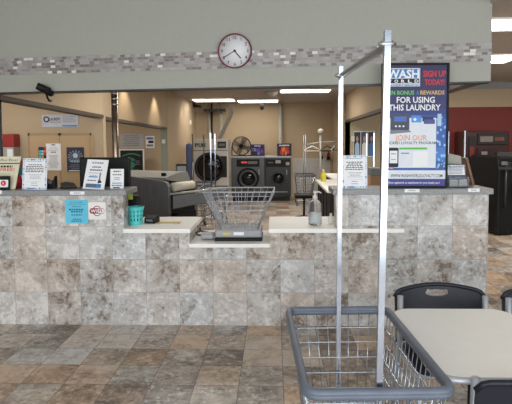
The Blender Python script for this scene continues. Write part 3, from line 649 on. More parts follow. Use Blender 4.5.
# ------- security camera -------
c=HP(47,90,.0); t=thing('security_camera','black bullet security camera mounted low on the grey header at left','security camera',c,-HA)
m=MB(); ax=Vector((-.75,-.55,.42)).normalized(); A=Vector((.02,-.08,.0))
m.tube([A-ax*.055,A-ax*.047,A+ax*.06,A+ax*.075],[.03,.038,.038,.034],BLACK,18); m.build('barrel',t)
m=MB(); m.tube([A+ax*.0755,A+ax*.078],[.03,.028],GLASS,18); m.build('lens',t)
m=MB(); m.tube([A+Vector((-.005,.0,-.03))-ax*.02,(.03,-.05,-.075),(.03,-.02,-.11),(.03,.02,-.11)],.011,BLACK,10); m.lathe([(.032,0),(.032,.02),(.02,.03)],BLACK,Matrix.Translation((.045,0,-.035))@Matrix.Rotation(PI/2,4,'X'),16); m.tube([(.045,-.02,-.035),A-ax*.03],.014,BLACK,10); m.build('bracket',t)
# ------- poles behind the counter -------
p=at(115,125,5.6)
t=thing('steel_column','polished steel column rising behind the counter left of centre','column',(p.x,5.6,0))
m=MB(); m.tube([(0,0,0),(0,0,ZC)],.035,mat('bronze_steel',(150,136,122),.25,1.0),20); m.build('pole',t)
m=MB(); 
for z in (2.08,2.14,2.2): m.tube([(0,0,z),(0,0,z+.02)],.036,CHROME,20)
m.build('ring',t)
p=at(-1,120,5.6); t=thing('steel_column','dark steel column at the far left edge behind the counter','column',(p.x,5.6,0)); m=MB(); m.tube([(0,0,0),(0,0,ZC)],.03,DSTEEL,20); m.build('pole',t)
# ================= front: laundry cart =================
def make_cart(top=2.048,bar=True,lean=(.02,.008)):
    t=thing('laundry_cart','large chrome wire laundry cart with blue-grey bumper and tall hanging bar','laundry cart',(0,0,0))
    zr=.79; w=.26; l=.445
    def rr_(W,Lh,z,r,n=6): return [(x,y,z) for x,y in rrect(-W,-Lh,W,Lh,r,n)]
    m=MB(); P=rr_(w,l,zr,.05)
    for dz,r in ((0,.0165),(-.012,.0165)): m.tube([(a,b,c+dz) for a,b,c in P],r,BUMP,12,closed=True)
    m.build('bumper_rim',t)
    zb=.32; wb=.2; lb=.37
    def at_f(f,r=.05): W=wb+(w-.008-wb)*f; Lh=lb+(l-.008-lb)*f; return rr_(W,Lh,zb+(zr-.02-zb)*f,r*(.6+.4*f))
    m=MB()
    for f in (0,.17,.34,.51,.68,.84): m.tube(at_f(f),.0032 if f else .005,CHROME,6,closed=True)
    m.build('hoop_wires',t)
    m=MB()
    for s in (-1,1):
        for k in range(9):
            x=-.88+1.76*k/8; m.tube([(x*wb,s*lb,zb),(x*(w-.008),s*(l-.008),zr-.02)],.0024,CHROME,5)
        for k in range(16):
            q=-.92+1.84*k/15; m.tube([(s*wb,q*lb,zb),(s*(w-.008),q*(l-.008),zr-.02)],.0024,CHROME,5)
    m.build('upright_wires',t)
    m=MB()
    for k in range(9): x=wb*(-.9+1.8*k/8); m.tube([(x,-lb,zb),(x,lb,zb)],.0024,CHROME,5)
    for k in range(5): y=lb*(-.8+1.6*k/4); m.tube([(-wb,y,zb-.004),(wb,y,zb-.004)],.003,CHROME,5)
    m.build('floor_wires',t)
    m=MB(); m.tube(rr_(wb+.03,lb+.04,.15,.05),.012,CHROME,8,closed=True)
    for sx in (-1,1):
        for sy in (-1,1): m.tube([(sx*(wb+.01),sy*(lb+.02),.15),(sx*wb,sy*lb,zb)],.009,CHROME,8)
    m.build('base_frame',t)
    for sx in (-1,1):
        for sy in (-1,1):
            m=MB(); x,y=sx*(wb+.015),sy*(lb+.02); m.tube([(x,y,.15),(x,y,.11)],.012,STEEL,10); m.box(x-.018,x-.014,y-.02,y+.03,.04,.115,STEEL); m.box(x+.014,x+.018,y-.02,y+.03,.04,.115,STEEL); c=m.build('caster',t)
            m=MB(); m.tube([(x-.012,y+.015,.05),(x+.012,y+.015,.05)],.05,BLACK,18); m.build('wheel',c)
    for s in (-1,1):
        m=MB(); y=s*(l-.03); m.tube([(0,y,.15),(0,y,.7),(lean[0 if s<0 else 1],y,top)],.0108,CHROME,square=True); m.build('pole',t)
    if not bar: return t
    zb_=top-.045
    for y,x in ((-(l-.03),lean[0]),(l-.03,lean[1])):
        m=MB(); m.tube([(x-.03,y,zb_),(x-.022,y,zb_),(x-.018,y,zb_),(x+.018,y,zb_),(x+.022,y,zb_),(x+.03,y,zb_)],[.007,.007,.013,.013,.007,.007],STEEL,8); m.build('bolt',t)
    m=MB(); m.tube([(lean[0],-(l-.03),zb_),(lean[0]*.95,-(l-.14),zb_-.005),(lean[1],l-.14,zb_-.005),(lean[1],l-.03,zb_)],[.008,.0145,.0145,.008],STEEL,10); m.build('hanging_bar',t)
    return t
cart=make_cart()
a=at(339,309,2.56); b=at(379,390,1.67)
# solve position from rim height
def onz(x,y,z):
    d=at(x,y,1.0)-Vector((0,0,H)); return Vector((0,0,H))+d*((z-H)/d.z)
fa=onz(337.5,309.5,.79); nb=onz(380.5,393.5,.785)
cart.location=((fa.x+nb.x)/2,(fa.y+nb.y)/2,0); cart.rotation_euler.z=-math.atan2(fa.x-nb.x,fa.y-nb.y)
print('CART',fa,nb,(fa-nb).length)
# ------- table -------
TZ=.755
fl=onz(391,308.5,TZ); nl=onz(440,377,TZ); fr=onz(506,310,TZ)
t=thing('cafe_table','cream laminate table with rounded corners right of the wire cart','table',((fl.x+fr.x)/2,(fl.y+nl.y)/2,0))
w=(fr.x-fl.x)/2; l=(fl.y-nl.y)/2; print('TABLE',w*2,l*2)
m=MB(); m.prism(rrect(-w,-l,w,l,.1,8),'z',TZ-.028,TZ,LAMIN); m.build('tabletop',t)
m=MB(); 
P=rrect(-w,-l,w,l,.1,8); m.tube([(x,y,TZ-.0145) for x,y in P],.0145,SILV,8,closed=True); m.build('edge_band',t)
m=MB(); m.tube([(0,0,.03),(0,0,TZ-.03)],.038,BLACK,18); m.box(-.2,.2,-.2,.2,TZ-.045,TZ-.028,BLACK); m.build('pedestal',t)
m=MB(); m.box(-.27,.27,-.035,.035,0,.035,BLACK,bev=.01); m.box(-.035,.035,-.27,.27,0,.035,BLACK,bev=.01); m.build('cross_base',t)
# ------- chairs -------
def make_chair():
    t=thing('plastic_chair','x','chair',(0,0,0)); wb=.265
    def bend(v,c=.05): 
        return (v.x, v.y - c*(v.x/wb)**2, v.z)          # sides come forward (toward -Y, where the sitter faces)
    m=MB(); top=[]
    n=18
    out=[(-wb,.50)]+[(wb*x,.50-.0*abs(x)) for x in (-.6,-.2,.2,.6)]+[(wb,.50)]
    right=[(wb*1.0,.62),(wb*.985,.74),(wb*.93,.772)]
    arc=[(wb*(.93-1.86*i/n),.776+.028*math.cos(PI/2*(.93-1.86*i/n)/.93)) for i in range(1,n)]
    left=[(-wb*.93,.772),(-wb*.985,.74),(-wb,.62)]
    outline=out+right+arc+left
    # grid built by strips so it can bend: columns in x, hole for the grip
    nx,nz=36,22; hx,hz,hcx=.072,.021,.752
    def ztop(x):
        f=abs(x)/wb; return .776+.03*math.cos(PI/2*min(1,f))-(.03*max(0,(f-.9))/.1)
    vs=[];fs=[]
    for j in range(nz+1):
        for i in range(nx+1):
            x=-wb+2*wb*i/nx; z=.48+(ztop(x)-.48)*j/nz; vs.append([x,z])
    # snap around the oval
    def inside(x,z): return (x/hx)**2+((z-hcx)/hz)**2<1
    for v in vs:
        q=math.sqrt((v[0]/hx)**2+((v[1]-hcx)/hz)**2)
        if .75<q<1.35: v[0]=v[0]/q; v[1]=hcx+(v[1]-hcx)/q
    for j in range(nz):
        for i in range(nx):
            ids=(j*(nx+1)+i,j*(nx+1)+i+1,(j+1)*(nx+1)+i+1,(j+1)*(nx+1)+i)
            c=[sum(vs[k][q] for k in ids)/4 for q in (0,1)]
            if inside(*c): continue
            fs.append(ids)
    tilt=.12
    def P3(v,off): 
        x,z=v; return (x,off-.055*(x/wb)**2+(z-.48)*tilt,z)
    A=[P3(v,.0) for v in vs]; B=[P3(v,.014) for v in vs]; n_=len(A)
    from collections import Counter
    ec=Counter()
    for f in fs:
        for q in range(4): ec[frozenset((f[q],f[(q+1)%4]))]+=1
    F2=[tuple(f) for f in fs]+[tuple(k+n_ for k in f[::-1]) for f in fs]
    for f in fs:
        for q in range(4):
            a_,b_=f[q],f[(q+1)%4]
            if ec[frozenset((a_,b_))]==1: F2.append((a_,a_+n_,b_+n_,b_))
    m._add(A+B,F2,NAVYP,Matrix.Translation((0,.2,0)),smooth=False); bk=m.build('backrest',t)
    # rolled top lip
    m=MB(); m.tube([Vector(P3((-wb+2*wb*i/24,ztop(-wb+2*wb*i/24)-.004),.207)) for i in range(25)],.013,NAVYP,8); m.build('top_lip',bk)
    m=MB(); m.curve([rrect(-.225,-.21,.225,.21,.07,6)],.022,NAVYP,Matrix.Translation((0,0,.45))@Matrix.Rotation(-PI/2,4,'X')@Matrix.Translation((0,0,0)),bev=0)
    m.build('seat',t)
    for s in (-1,1):
        m=MB(); m.tube([(s*.245,.265,.0),(s*.245,.18,.44),(s*.245,.12,.6),(s*.245,.13,.765)],.017,SILV,10); m.build('rear_leg',t)
        m=MB(); m.tube([(s*.225,-.22,0),(s*.225,-.2,.43)],.013,SILV,10); m.build('front_leg',t)
    m=MB()
    for s in (-1,1): m.tube([(s*.23,-.2,.43),(s*.238,.2,.43)],.011,SILV,8); m.tube([(s*.225,-.21,.2),(s*.24,.24,.2)],.008,SILV,8)
    m.tube([(-.225,-.2,.43),(.225,-.2,.43)],.011,SILV,8); m.build('seat_frame',t)
    for s in (-1,1):
        for y in (-.22,.265):
            m=MB(); m.tube([(s*(.24 if y>0 else .225),y,0),(s*(.24 if y>0 else .225),y-.002,.03)],.017,BLACK,10); m.build('foot_cap',t)
    return t
GR='dark plastic cafe chairs around the table'
ch=make_chair(); p=at(439,290,3.05); tag(ch,'dark plastic chair with oval grip behind the table, facing the viewer','chair',GR); ch.location=(p.x-.004,2.84,0)
c2=copy_tree(ch); c2['label']='dark plastic chair cut off by the right edge, behind the table corner'; q=at(502,295,3.0); c2.location=(q.x+.24,2.78,0); c2.rotation_euler.z=-.1
c3=copy_tree(ch); c3['label']='dark plastic chair at the bottom right corner, nearest the viewer'; q=at(476,385,1.75); c3.location=(q.x+.315,2.06,0); c3.rotation_euler.z=PI
# ================= room behind the counter =================
def wall_sheet(name,cat,label,px,Y,body,draw=None,thick=.004,frame=None,group=None):
    X0,X1,Z0,Z1=rect(*px,Y); w=X1-X0; h=Z1-Z0
    t=thing(name,label,cat,((X0+X1)/2,Y-thick-.002,Z0),group=group)
    m=MB(); m.box(-w/2,w/2,0,thick,0,h,frame or body); m.build('frame' if frame else 'sheet',t)
    m=MB(); f=.03 if frame else .002
    m.quad(-w/2+f,f,w/2-f,h-f,body,-.001)
    if draw: draw(m,w,h)
    m.build('printing',t,fix=False); return t
DW=7.455
def d_sign(m,w,h):
    m.tube([(-w*.37+h*.2*math.cos(a*PI/9),-.003,h*.62+h*.2*math.sin(a*PI/9)) for a in range(18)],h*.05,INK,6,closed=True)
    m.text('LAUNDRY',-w*.13,h*.52,h*.24,INK,-.003,w*.3,bold=.02); m.quad(-w*.28,h*.36,w*.02,h*.42,INKL,-.003); lines(m,w*.08,w*.44,h*.8,h*.4,4,h*.05,INKL,2,-.003,'L'); m.quad(w*.06,h*.04,w*.46,h*.15,BLUE,-.003); m.quad(-w*.46,h*.07,w*.04,h*.12,LBLUE,-.003)
wall_sheet('wall_sign','sign','wide grey-white wall sign with a black ring logo above the tan double doors',(42,114.5,78.5,127),7.5,mat('sign_grey',(186,188,196),.5),d_sign)
def d_col(m,w,h):
    cs=[TEAL,ORANGE,NAVY,GREEN,REDI,LBLUE]; r=random.Random(2)
    for i in range(3):
        for j in range(4): m.quad(-w/2+.008+i*w*.32,.008+j*h*.24,-w/2+.004+(i+1)*w*.31,(j+1)*h*.24,r.choice(cs),-.002)
wall_sheet('small_poster','poster','small colourful card on the left tan door',(38.7,147,46.5,158.5),DW,INK,d_col)
def d_notice(m,w,h):
    m.poly(circ(0,h*.95,w*.16,12,h*.025),INKL,-.0022); lines(m,-w*.25,w*.25,h*.66,h*.66,1,h*.04,INK,3,-.0022); lines(m,-w*.34,w*.34,h*.84,h*.74,3,h*.012,INKL,4,-.0022); lines(m,-w*.4,w*.4,h*.55,h*.1,12,h*.014,INKL,5,-.0022)
wall_sheet('paper_notice','notice','tall white paper notice taped where the tan doors meet',(46.5,143.5,61.2,170.5),DW,PAPER,d_notice)
def d_navy(m,w,h):
    r=random.Random(9)
    for k in range(14): a=k*2*PI/14; m.poly([(0,h*.62),(w*.45*math.cos(a),h*.62+h*.26*math.sin(a)),(w*.45*math.cos(a+.2),h*.62+h*.26*math.sin(a+.2))],INKL,-.0018)
    m.poly(circ(0,h*.66,w*.14,14),LBLUE,-.0022); m.text('WASH',0,h*.38,h*.1,LBLUE,-.0022,w*.7); lines(m,-w*.38,w*.38,h*.26,h*.1,3,h*.03,INKL,3,-.0022); m.quad(-w*.4,h*.02,w*.4,h*.05,PAPER,-.0022)
wall_sheet('navy_poster','poster','dark navy poster on the right tan door',(67,147.3,84.3,171.5),DW,mat('poster_midnight',(40,44,72),.5),d_navy,)
# red dispenser at far left wall
X0,X1,Z0,Z1=rect(1.5,134,13.5,147,7.3)
t=thing('wall_dispenser','red-topped white dispenser on the tan wall at the far left','dispenser',((X0+X1)/2,7.3,at(8,162,7.3).z)); w=X1-X0; Zb=at(8,162,7.3).z
m=MB(); m.box(-w/2,w/2,-.0,.19,Z0-Zb,Z1-Zb,mat('dispenser_red',(150,44,42),.5),bev=.01); m.build('top_cover',t)
m=MB(); m.box(-w/2+.01,w/2-.01,.01,.19,0,Z0-Zb,LGREY,bev=.005); m.quad(-w*.1,.02,w*.38,Z0-Zb-.03,PAPER,.008); m.build('body',t)
# desk behind counter
t=thing('office_desk','low tan desk top behind the left counter end','desk',(-3.25,6.6,0))
m=MB(); m.box(-1.0,.9,-.45,.45,1.02,1.06,mat('desk_top',(176,154,122),.5)); m.build('desktop',t)
m=MB(); m.box(-1.0,-.96,-.43,.43,0,1.02,WOOD); m.box(-.1,-.06,-.43,.43,0,1.02,WOOD); m.box(.86,.9,-.43,.43,0,1.02,WOOD); m.build('side_panels',t)
# notices in the far opening
FW=11.99
def d_txt(m,w,h): lines(m,-w*.42,w*.42,h*.84,h*.14,6,h*.07,INKL,7,-.002)
wall_sheet('paper_notice','notice','wide pale notice above the framed green-lettered sign',(120,134,143.5,148.2),FW,mat('notice_grey',(178,176,176),.6),d_txt)
def d_small(m,w,h): m.quad(-w*.4,h*.7,w*.2,h*.9,BLUE,-.002); m.quad(-w*.2,h*.4,w*.4,h*.62,INK,-.002); m.quad(-w*.4,h*.12,w*.35,h*.3,INKL,-.002); m.quad(w*.1,h*.7,w*.4,h*.88,INKL,-.002)
wall_sheet('small_poster','poster','small white and blue leaflet on the wall right of the wide pale notice',(145.8,136,154.5,148),FW,PAPER,d_small)
def d_neon(m,w,h):
    TG=mat('sign_teal_green',(60,130,110),.5)
    m.poly([(-w*.36+w*.72*i/10, h*.72+h*.1*math.sin(PI*i/10)) for i in range(11)]+[(w*.36-w*.72*i/10,h*.66+h*.1*math.sin(PI*i/10)) for i in range(11)],TG,-.002)
    m.text('$',0,h*.2,h*.42,TG,-.002,w*.3,bold=.03); lines(m,w*.12,w*.36,h*.45,h*.3,3,h*.03,INKL,3,-.002); m.quad(-w*.3,h*.06,w*.3,h*.1,TG,-.002)
wall_sheet('framed_sign','sign','white-framed black sign with a green dollar symbol behind the column',(119.5,149,144.5,171.5),FW-.3,DARK,d_neon,thick=.03,frame=WHITE)
X0,X1,Z0,Z1=rect(162,139.5,165.3,143.5,FW); m=MB(); m.box(X0,X1,FW-.02,FW,Z0,Z1,WHITE,bev=.004); tag(m.build('light_switch'),'white switch plate beside the green-grey end of the far opening','switch')
X0,X1,Z0,Z1=rect(193.6,121.5,196,125.5,YB); m=MB(); m.box(XL+.001,XL+.02,15.3,15.5,Z0,Z1,WHITE,bev=.004); tag(m.build('thermostat'),'small white box on the tan wall left of the dark ceiling pipes','thermostat')
# ---- grey folder machine ----
C0=at(168,190,6.1); ang=math.atan2(.44,-.9)   # u direction
t=thing('ironing_machine','big grey fluted machine with slanted light lid behind the left white ledge','machine',(C0.x,6.1,0),math.radians(-26))
# local: x to the left is -x; panel faces -y
GM=mat('machine_grey',(96,98,101),.45,var=.05); GM2=mat('machine_lid',(132,131,126),.45,var=.04)
m=MB(); zt0=1.19; zt1=1.29
prof=[(0,0),(-1.15,0),(-1.15,zt1),(-.07,zt0+.01),(-.025,zt0-.01),(0,zt0-.06)]
m.prism(prof,'y',0,.05,GM)
for row,(za,zb_) in enumerate(((.86,1.14),(.42,.76))):
    for k in range(7): x=-.13-k*.12; m.box(x-.016,x+.016,-.012,.0,za+.006*k,zb_+.012*k,GM,bev=.006)
m.build('side_panel',t)
m=MB(); m.box(-1.15,-.02,.05,.62,.12,.98,DARK); m.box(-1.15,.0,.56,.62,0,1.15,GM); m.build('inner_body',t)
m=MB(); m.prism([(.055,zt0+.02),(.055,zt0+.045),(.3,zt0+.1),(.5,zt0+.1),(.56,zt0+.0),(.5,zt0-.05)],'x',-.9,-.07,GM2); m.build('slanted_lid',t)
m=MB(); m.box(-.2,-.14,.12,.16,zt0+.06,zt0+.1,BLACK,bev=.01); m.build('lid_latch',t)
m=MB(); m.tube([(-.0,.1,1.12),(-.0,.5,1.12)],.055,mat('roller_cream',(196,190,172),.6),18); m.build('roller',t)
m=MB(); m.prism([(.06,.86),(.06,1.02),(.75,1.06),(.75,.96)],'y',.0,.03,GREYP,Matrix.Rotation(math.radians(52),4,'Z')); m.tube([(-.02,.03,1.04),(.1,.18,1.05),(.42,.62,1.08)],.014,LGREY,8); m.build('tray_arm',t)
m=MB(); m.box(-.04,.06,.1,.5,.1,.8,BLACK); m.build('front_opening',t)
# small display terminal behind it
X0,X1,Z0,Z1=rect(176,164,187,176,7.6); w=X1-X0
t=thing('control_screen','small dark control screen on a stalk behind the grey machine','screen',((X0+X1)/2,7.6,0))
m=MB(); m.box(-w/2,w/2,0,.06,Z0,Z1,BLACK,bev=.01); m.build('housing',t)
m=MB(); m.quad(-w*.42,Z0+.02,w*.42,Z1-.03,mat('screen_grey',(120,124,126),.3),-.001); m.build('screen_face',t,fix=False)
m=MB(); m.tube([(0,.04,0),(0,.04,Z0+.02)],.02,BLACK,8); m.build('stalk',t)
X0,X1,Z0,Z1=rect(186,143.5,191.5,190,8.6); w=X1-X0
t=thing('folded_stand','dark navy upright folded ironing stand left of the white dryer','stand',((X0+X1)/2,8.6,0))
m=MB(); m.box(-w/2,w/2,0,.12,.1,Z1,mat('navy_fabric',(44,52,82),.7),bev=.03); m.build('board',t)
m=MB(); m.tube([(-.05,.14,0),(.05,.14,Z1*.8)],.012,STEEL,8); m.tube([(.05,.16,0),(-.05,.16,Z1*.8)],.012,STEEL,8); m.build('legs',t)
# ---- white dryer ----
X0,X1,Z0,Z1=rect(193.5,139,228.3,190,13.4); w=X1-X0; cx=(X0+X1)/2
t=thing('tumble_dryer','tall white tumble dryer with big round dark door, left of the fan','dryer',(cx,13.4,0))
DRY=mat('dryer_enamel',(196,192,184),.45,var=.03)
m=MB(); m.box(-w/2,w/2,0,.75,.0,Z1,DRY,bev=.015); m.build('cabinet',t)
zc=at(212,167.5,13.4).z; R_=16.0*13.4/FPX*.95
xd_=at(210.5,166,13.4).x-cx
m=MB(); m.lathe([(R_,0),(R_,.03),(R_*.9,.05),(R_*.86,.03)],DARK,disc_mtx(xd_-.02,0,zc),36); d_=m.build('door',t)
m=MB(); m.lathe([(R_*.84,0),(R_*.7,.045),(R_*.3,.06),(0.01,.062)],GLASS,disc_mtx(xd_-.02,-.02,zc),36); m.build('door_glass',d_)
m=MB(); m.box(w*.2,w*.46,-.02,.0,zc-.26,zc+.3,DARK,bev=.01); m.build('service_panel',t)
zb_=Z1-.16
m=MB(); m.box(-w*.46,-w*.12,-.015,0,zb_-.06,zb_+.06,LGREY); 
for k,ch_ in enumerate('PUM'): m.text(ch_,-w*.4+k*w*.1,zb_-.04,.09,INK,-.017,w*.09,bold=.03)
m.build('brand_strip',t)
m=MB(); m.box(w*.2,w*.44,-.015,0,zb_-.08,zb_+.09,DARK); m.quad(w*.23,zb_-.03,w*.41,zb_+.04,GREYP,-.017); m.build('control_panel',t)
m=MB(); m.box(-w/2,w/2,-.006,.0,zb_-.15,zb_-.13,GREYP); m.build('trim_line',t)
# silver duct + pipes
t=thing('exhaust_duct','bent silver exhaust duct rising from the white dryer to the ceiling','duct',(0,0,0))
P=[at(219,139.5,14.2),at(220.5,136,14.2),at(228,120,14.2),at(231.3,113.5,14.2),at(231.6,104,14.2)]; t.location=(P[0].x,14.2,P[0].z); L0=P[0].copy()
P=[p-L0 for p in P]
m=MB(); 
for i in range(4): 
    a_,b_=P[i],P[i+1]; n_=max(2,int((b_-a_).length/.09))
    for k in range(n_):
        m.tube([a_.lerp(b_,k/n_),a_.lerp(b_,(k+.85)/n_),a_.lerp(b_,(k+.95)/n_)],[.055,.055,.064],mat('duct_foil',(176,176,174),.35,.6),16)
m.build('duct_pipe',t)
for px,r,mt,lab in ((208.8,.035,LGREY,'white pipe left of the dark rail'),(211.5,.03,DARK,'dark pipe between the two white ones'),(220.5,.045,LGREY,'broad white pipe behind the silver duct')):
    p=at(px,120,16.2); m=MB(); m.tube([(0,0,0),(0,0,ZC-.0)],r,mt,12); tag(m.build('wall_pipe',None,(p.x,16.3,0)),lab+' on the back wall','pipe')
p=at(280.5,120,16.2); m=MB(); m.tube([(0,0,0),(0,0,ZC)],.062,LGREY,16); tag(m.build('wall_pipe',None,(p.x,16.35,0)),'thick white pipe down the back wall between the two signs','pipe')
a_=at(205,110.5,16.1); b_=at(224.5,110.5,16.1); m=MB(); m.tube([(a_.x,16.05,a_.z),(b_.x,16.05,a_.z)],.03,DARK,10)
for k in range(6): x=a_.x+(b_.x-a_.x)*k/5; m.box(x-.025,x+.025,16.0,16.2,a_.z-.05,a_.z+.05,DARK)
tag(m.build('gas_pipe_rail'),'dark horizontal pipe with fittings crossing the wall pipes','pipe')
a_=at(194,104.5,16); m=MB(); m.tube([(XL+.05,16,ZC-.08),(XL+.25,16,ZC-.12)],.035,DARK,8); m.box(XL,XL+.06,15.95,16.05,ZC-.14,ZC,DARK); tag(m.build('ceiling_sensor'),'small dark fitting in the back left ceiling corner','sensor')
# ---- two washers ----
def washer(px,Y,name,label,kind):
    X0,X1,Z0,Z1=rect(*px,Y); w=X1-X0; cx=(X0+X1)/2; t=thing(name,label,'washing machine',(cx,Y,0)); h=Z1
    m=MB(); m.box(-w/2,w/2,0,1.0,.12,h,STEEL_D if kind==0 else DSTEEL,bev=.012); m.build('cabinet',t)
    m=MB(); m.box(-w/2+.03,w/2-.03,.03,.98,0,.12,DARK); m.build('plinth',t)
    m=MB(); m.box(-w/2-.005,w/2+.005,-.01,1.0,h,h+.03,STEEL if kind==0 else SILV); m.build('top_plate',t)
    ph=.21*h
    m=MB(); m.box(-w*.34 if kind==0 else -w*.47,w*.34 if kind==0 else w*.47,-.02,0,h-ph,h-.05,BLACK,bev=.005); cp=m.build('control_panel',t)
    m=MB()
    if kind==0: m.quad(-w*.2,h-ph*.62,-w*.02,h-ph*.42,mat('led_red',(200,60,60),.4,emit=.5),-.022); m.quad(0,h-ph*.7,w*.28,h-ph*.4,GREYP,-.022)
    else: m.quad(-w*.1,h-ph*.62,w*.1,h-ph*.3,LGREY,-.022); m.quad(w*.3,h-ph*.85,w*.44,h-ph*.5,LGREY,-.022); m.quad(-w*.4,h-ph*.6,-w*.2,h-ph*.5,GREYP,-.022)
    m.build('display',cp)
    zc=h*.52; R=w*.27
    m=MB(); 
    if kind==1: m.prism([(x,z) for x,z in rrect(-w*.3,zc-w*.3,w*.3,zc+w*.3,w*.12)],'y',-.02,0,DSTEEL)
    m.lathe([(R,0),(R*1.02,.04),(R*.9,.07),(R*.74,.05),(R*.72,.02)],STEEL_D if kind==0 else DSTEEL,disc_mtx(0,0,zc),36)
    if kind==0: m.tube([(R*1.1*math.cos(a*PI/18),-.03,zc+R*1.1*math.sin(a*PI/18)) for a in range(36)],.03,BLACK,8,closed=True)
    d_=m.build('door',t)
    m=MB(); m.lathe([(R*.72,0),(R*.6,.05),(R*.2,.07),(.01,.072)],GLASS,disc_mtx(0,-.02,zc),30); m.build('door_glass',d_)
    m=MB(); m.box(R*1.15,R*1.3,-.05,0,zc+.1,zc+.25,STEEL,bev=.01); m.build('door_handle',d_)
    m=MB(); m.box(-w*.36,w*.36,-.012,0,h*.2,h*.22,STEEL); m.build('kick_trim',t)
    return t,cx,h
STEEL_D=mat('washer_steel',(92,94,96),.4,.7,var=.06)
w1,c1,h1=washer((231.5,157.5,264.8,203,),14.2,'washing_machine','left stainless front-load washer with red display, under the round fan',0)
w2,c2_,h2=washer((265.5,157.5,291,203),14.25,'washing_machine','right dark grey front-load washer with square door surround',1)
# signs on washers
def bright_sign(px,Y,label,cols,border,seed,base):
    X0,X1,Z0,Z1=rect(*px,Y); w=X1-X0; h=Z1-base; t=thing('advert_sign',label,'sign',((X0+X1)/2,Y,base))
    m=MB(); m.box(-w/2,w/2,0,.05,0,h,border,bev=.01); m.build('frame',t)
    m=MB(); m.quad(-w/2+.03,.03,w/2-.03,h-.03,DARK,-.001); r=random.Random(seed)
    lines(m,-w*.35,w*.35,h*.8,h*.8,1,h*.1,LBLUE if seed==1 else WHITE,seed,-.003)
    for k in range(22):
        x=r.uniform(-w*.36,w*.3); z=r.uniform(h*.12,h*.62); s=r.uniform(.03,.07); m.poly([(x,z-s),(x+s*.7,z),(x+s*.3,z+s),(x-s*.5,z+s*.5)],r.choice(cols),-.002-.0002*k)
    m.build('printing',t,fix=False)
bright_sign((250.5,144.2,264.7,157,),14.4,'purple-framed black sign with green and violet print on the left washer',[GREEN,mat('violet',(120,60,180),.5),NAVY],mat('purple_frame',(92,50,110),.5),1,h1+.031)
bright_sign((277,143.5,291.5,157),14.5,'blue-framed black sign with red and orange print on the right washer',[REDI,ORANGE,REDI],mat('blue_frame',(30,44,84),.5),2,h2+.031)
# fan
c=at(241,146,14.3); rf=9.2*14.3/FPX
t=thing('drum_fan','round black wire-guard fan standing on the left washer','fan',(c.x,14.5,h1+.032)); zc=c.z-(h1+.031)
m=MB(); m.tube([(rf*math.cos(a*PI/18),0,zc+rf*math.sin(a*PI/18)) for a in range(36)],.016,DSTEEL,8,closed=True)
for q in (.8,.6,.4,.2): m.tube([(rf*q*math.cos(a*PI/12),-.07,zc+rf*q*math.sin(a*PI/12)) for a in range(24)],.004,DSTEEL,5,closed=True)
for a in range(24): m.tube([(0,-.08,zc),(rf*.8*math.cos(a*PI/12),-.07,zc+rf*.8*math.sin(a*PI/12)),(rf*math.cos(a*PI/12),0,zc+rf*math.sin(a*PI/12))],.004,DSTEEL,4)
m.build('wire_guard',t)
FB=mat('fan_blade',(150,140,124),.5,.1)
for k in range(4):
    a=k*PI/2+.4; M_=Matrix.Translation((0,0,zc))@Matrix.Rotation(a,4,'Y'); m=MB(); m.prism([(.03,-.04),(rf*.9,-rf*.42),(rf*.92,rf*.3),(.04,.05)],'y',0.02,.028,FB,M_@Matrix.Rotation(.25,4,'X')); m.build('blade',t)
m=MB(); m.tube([(0,-.09,zc),(0,.12,zc)],.055,BLACK,16); m.build('motor',t)
m=MB(); m.tube([(-rf-.02,.05,zc),(-rf-.02,.05,.02),(-rf*.7,.05,.0)],.014,BLACK,8); m.tube([(rf+.02,.05,zc),(rf+.02,.05,.02),(rf*.7,.05,0)],.014,BLACK,8); m.tube([(-rf,.05,.012),(rf,.05,.012)],.012,BLACK,8); m.build('stand',t)
# ceiling items
p=ceil_pt(262,104.5); p=at(262,107,15.6); m=MB(); m.lathe([(.05,0),(.06,.1),(.05,.16),(.03,.2)],BLACK,n=14); m.tube([(0,0,.18),(0,0,ZC-p.z+.08)],.02,BLACK,8); tag(m.build('ceiling_sensor',None,(p.x,15.6,p.z-.08)),'small black camera hanging under the back ceiling lights','sensor')
p=ceil_pt(271,91.5); m=MB(); m.lathe([(.17,-.0),(.15,-.06),(.08,-.12),(.05,-.12)],LGREY,n=18); tag(m.build('ceiling_speaker',None,(p.x,p.y,ZC)),'light grey cone speaker on the ceiling left of the nearest long light','speaker')
# ---- background carts ----
GC='chrome laundry carts in the room behind the counter'
bcart=make_cart(1.83,False,(0,0))
first_=[1]
def cart_at(px,Y,rz,label):
    c=bcart if first_.pop() else copy_tree(bcart); first_.append(0); c['category']='laundry cart'; c['label']=label; c['group']=GC; p=at(px,150,Y); c.location=(p.x,Y,0); c.rotation_euler=(0,0,rz); return c
cart_at(198.5,10.75,-.14,'laundry cart parked leftmost in front of the white dryer')
cart_at(213,9.6,.02,'laundry cart with two close chrome poles in front of the round dryer door')
cart_at(304.5,13.5,.0,'laundry cart right of the dark grey washer, its twin poles against the tan wall')
cart_at(370,11.0,.0,'laundry cart whose chrome poles cross the photo poster in the right opening')
cart_at(456,9.3,.0,'laundry cart behind the right counter, only its poles showing against the red wall')
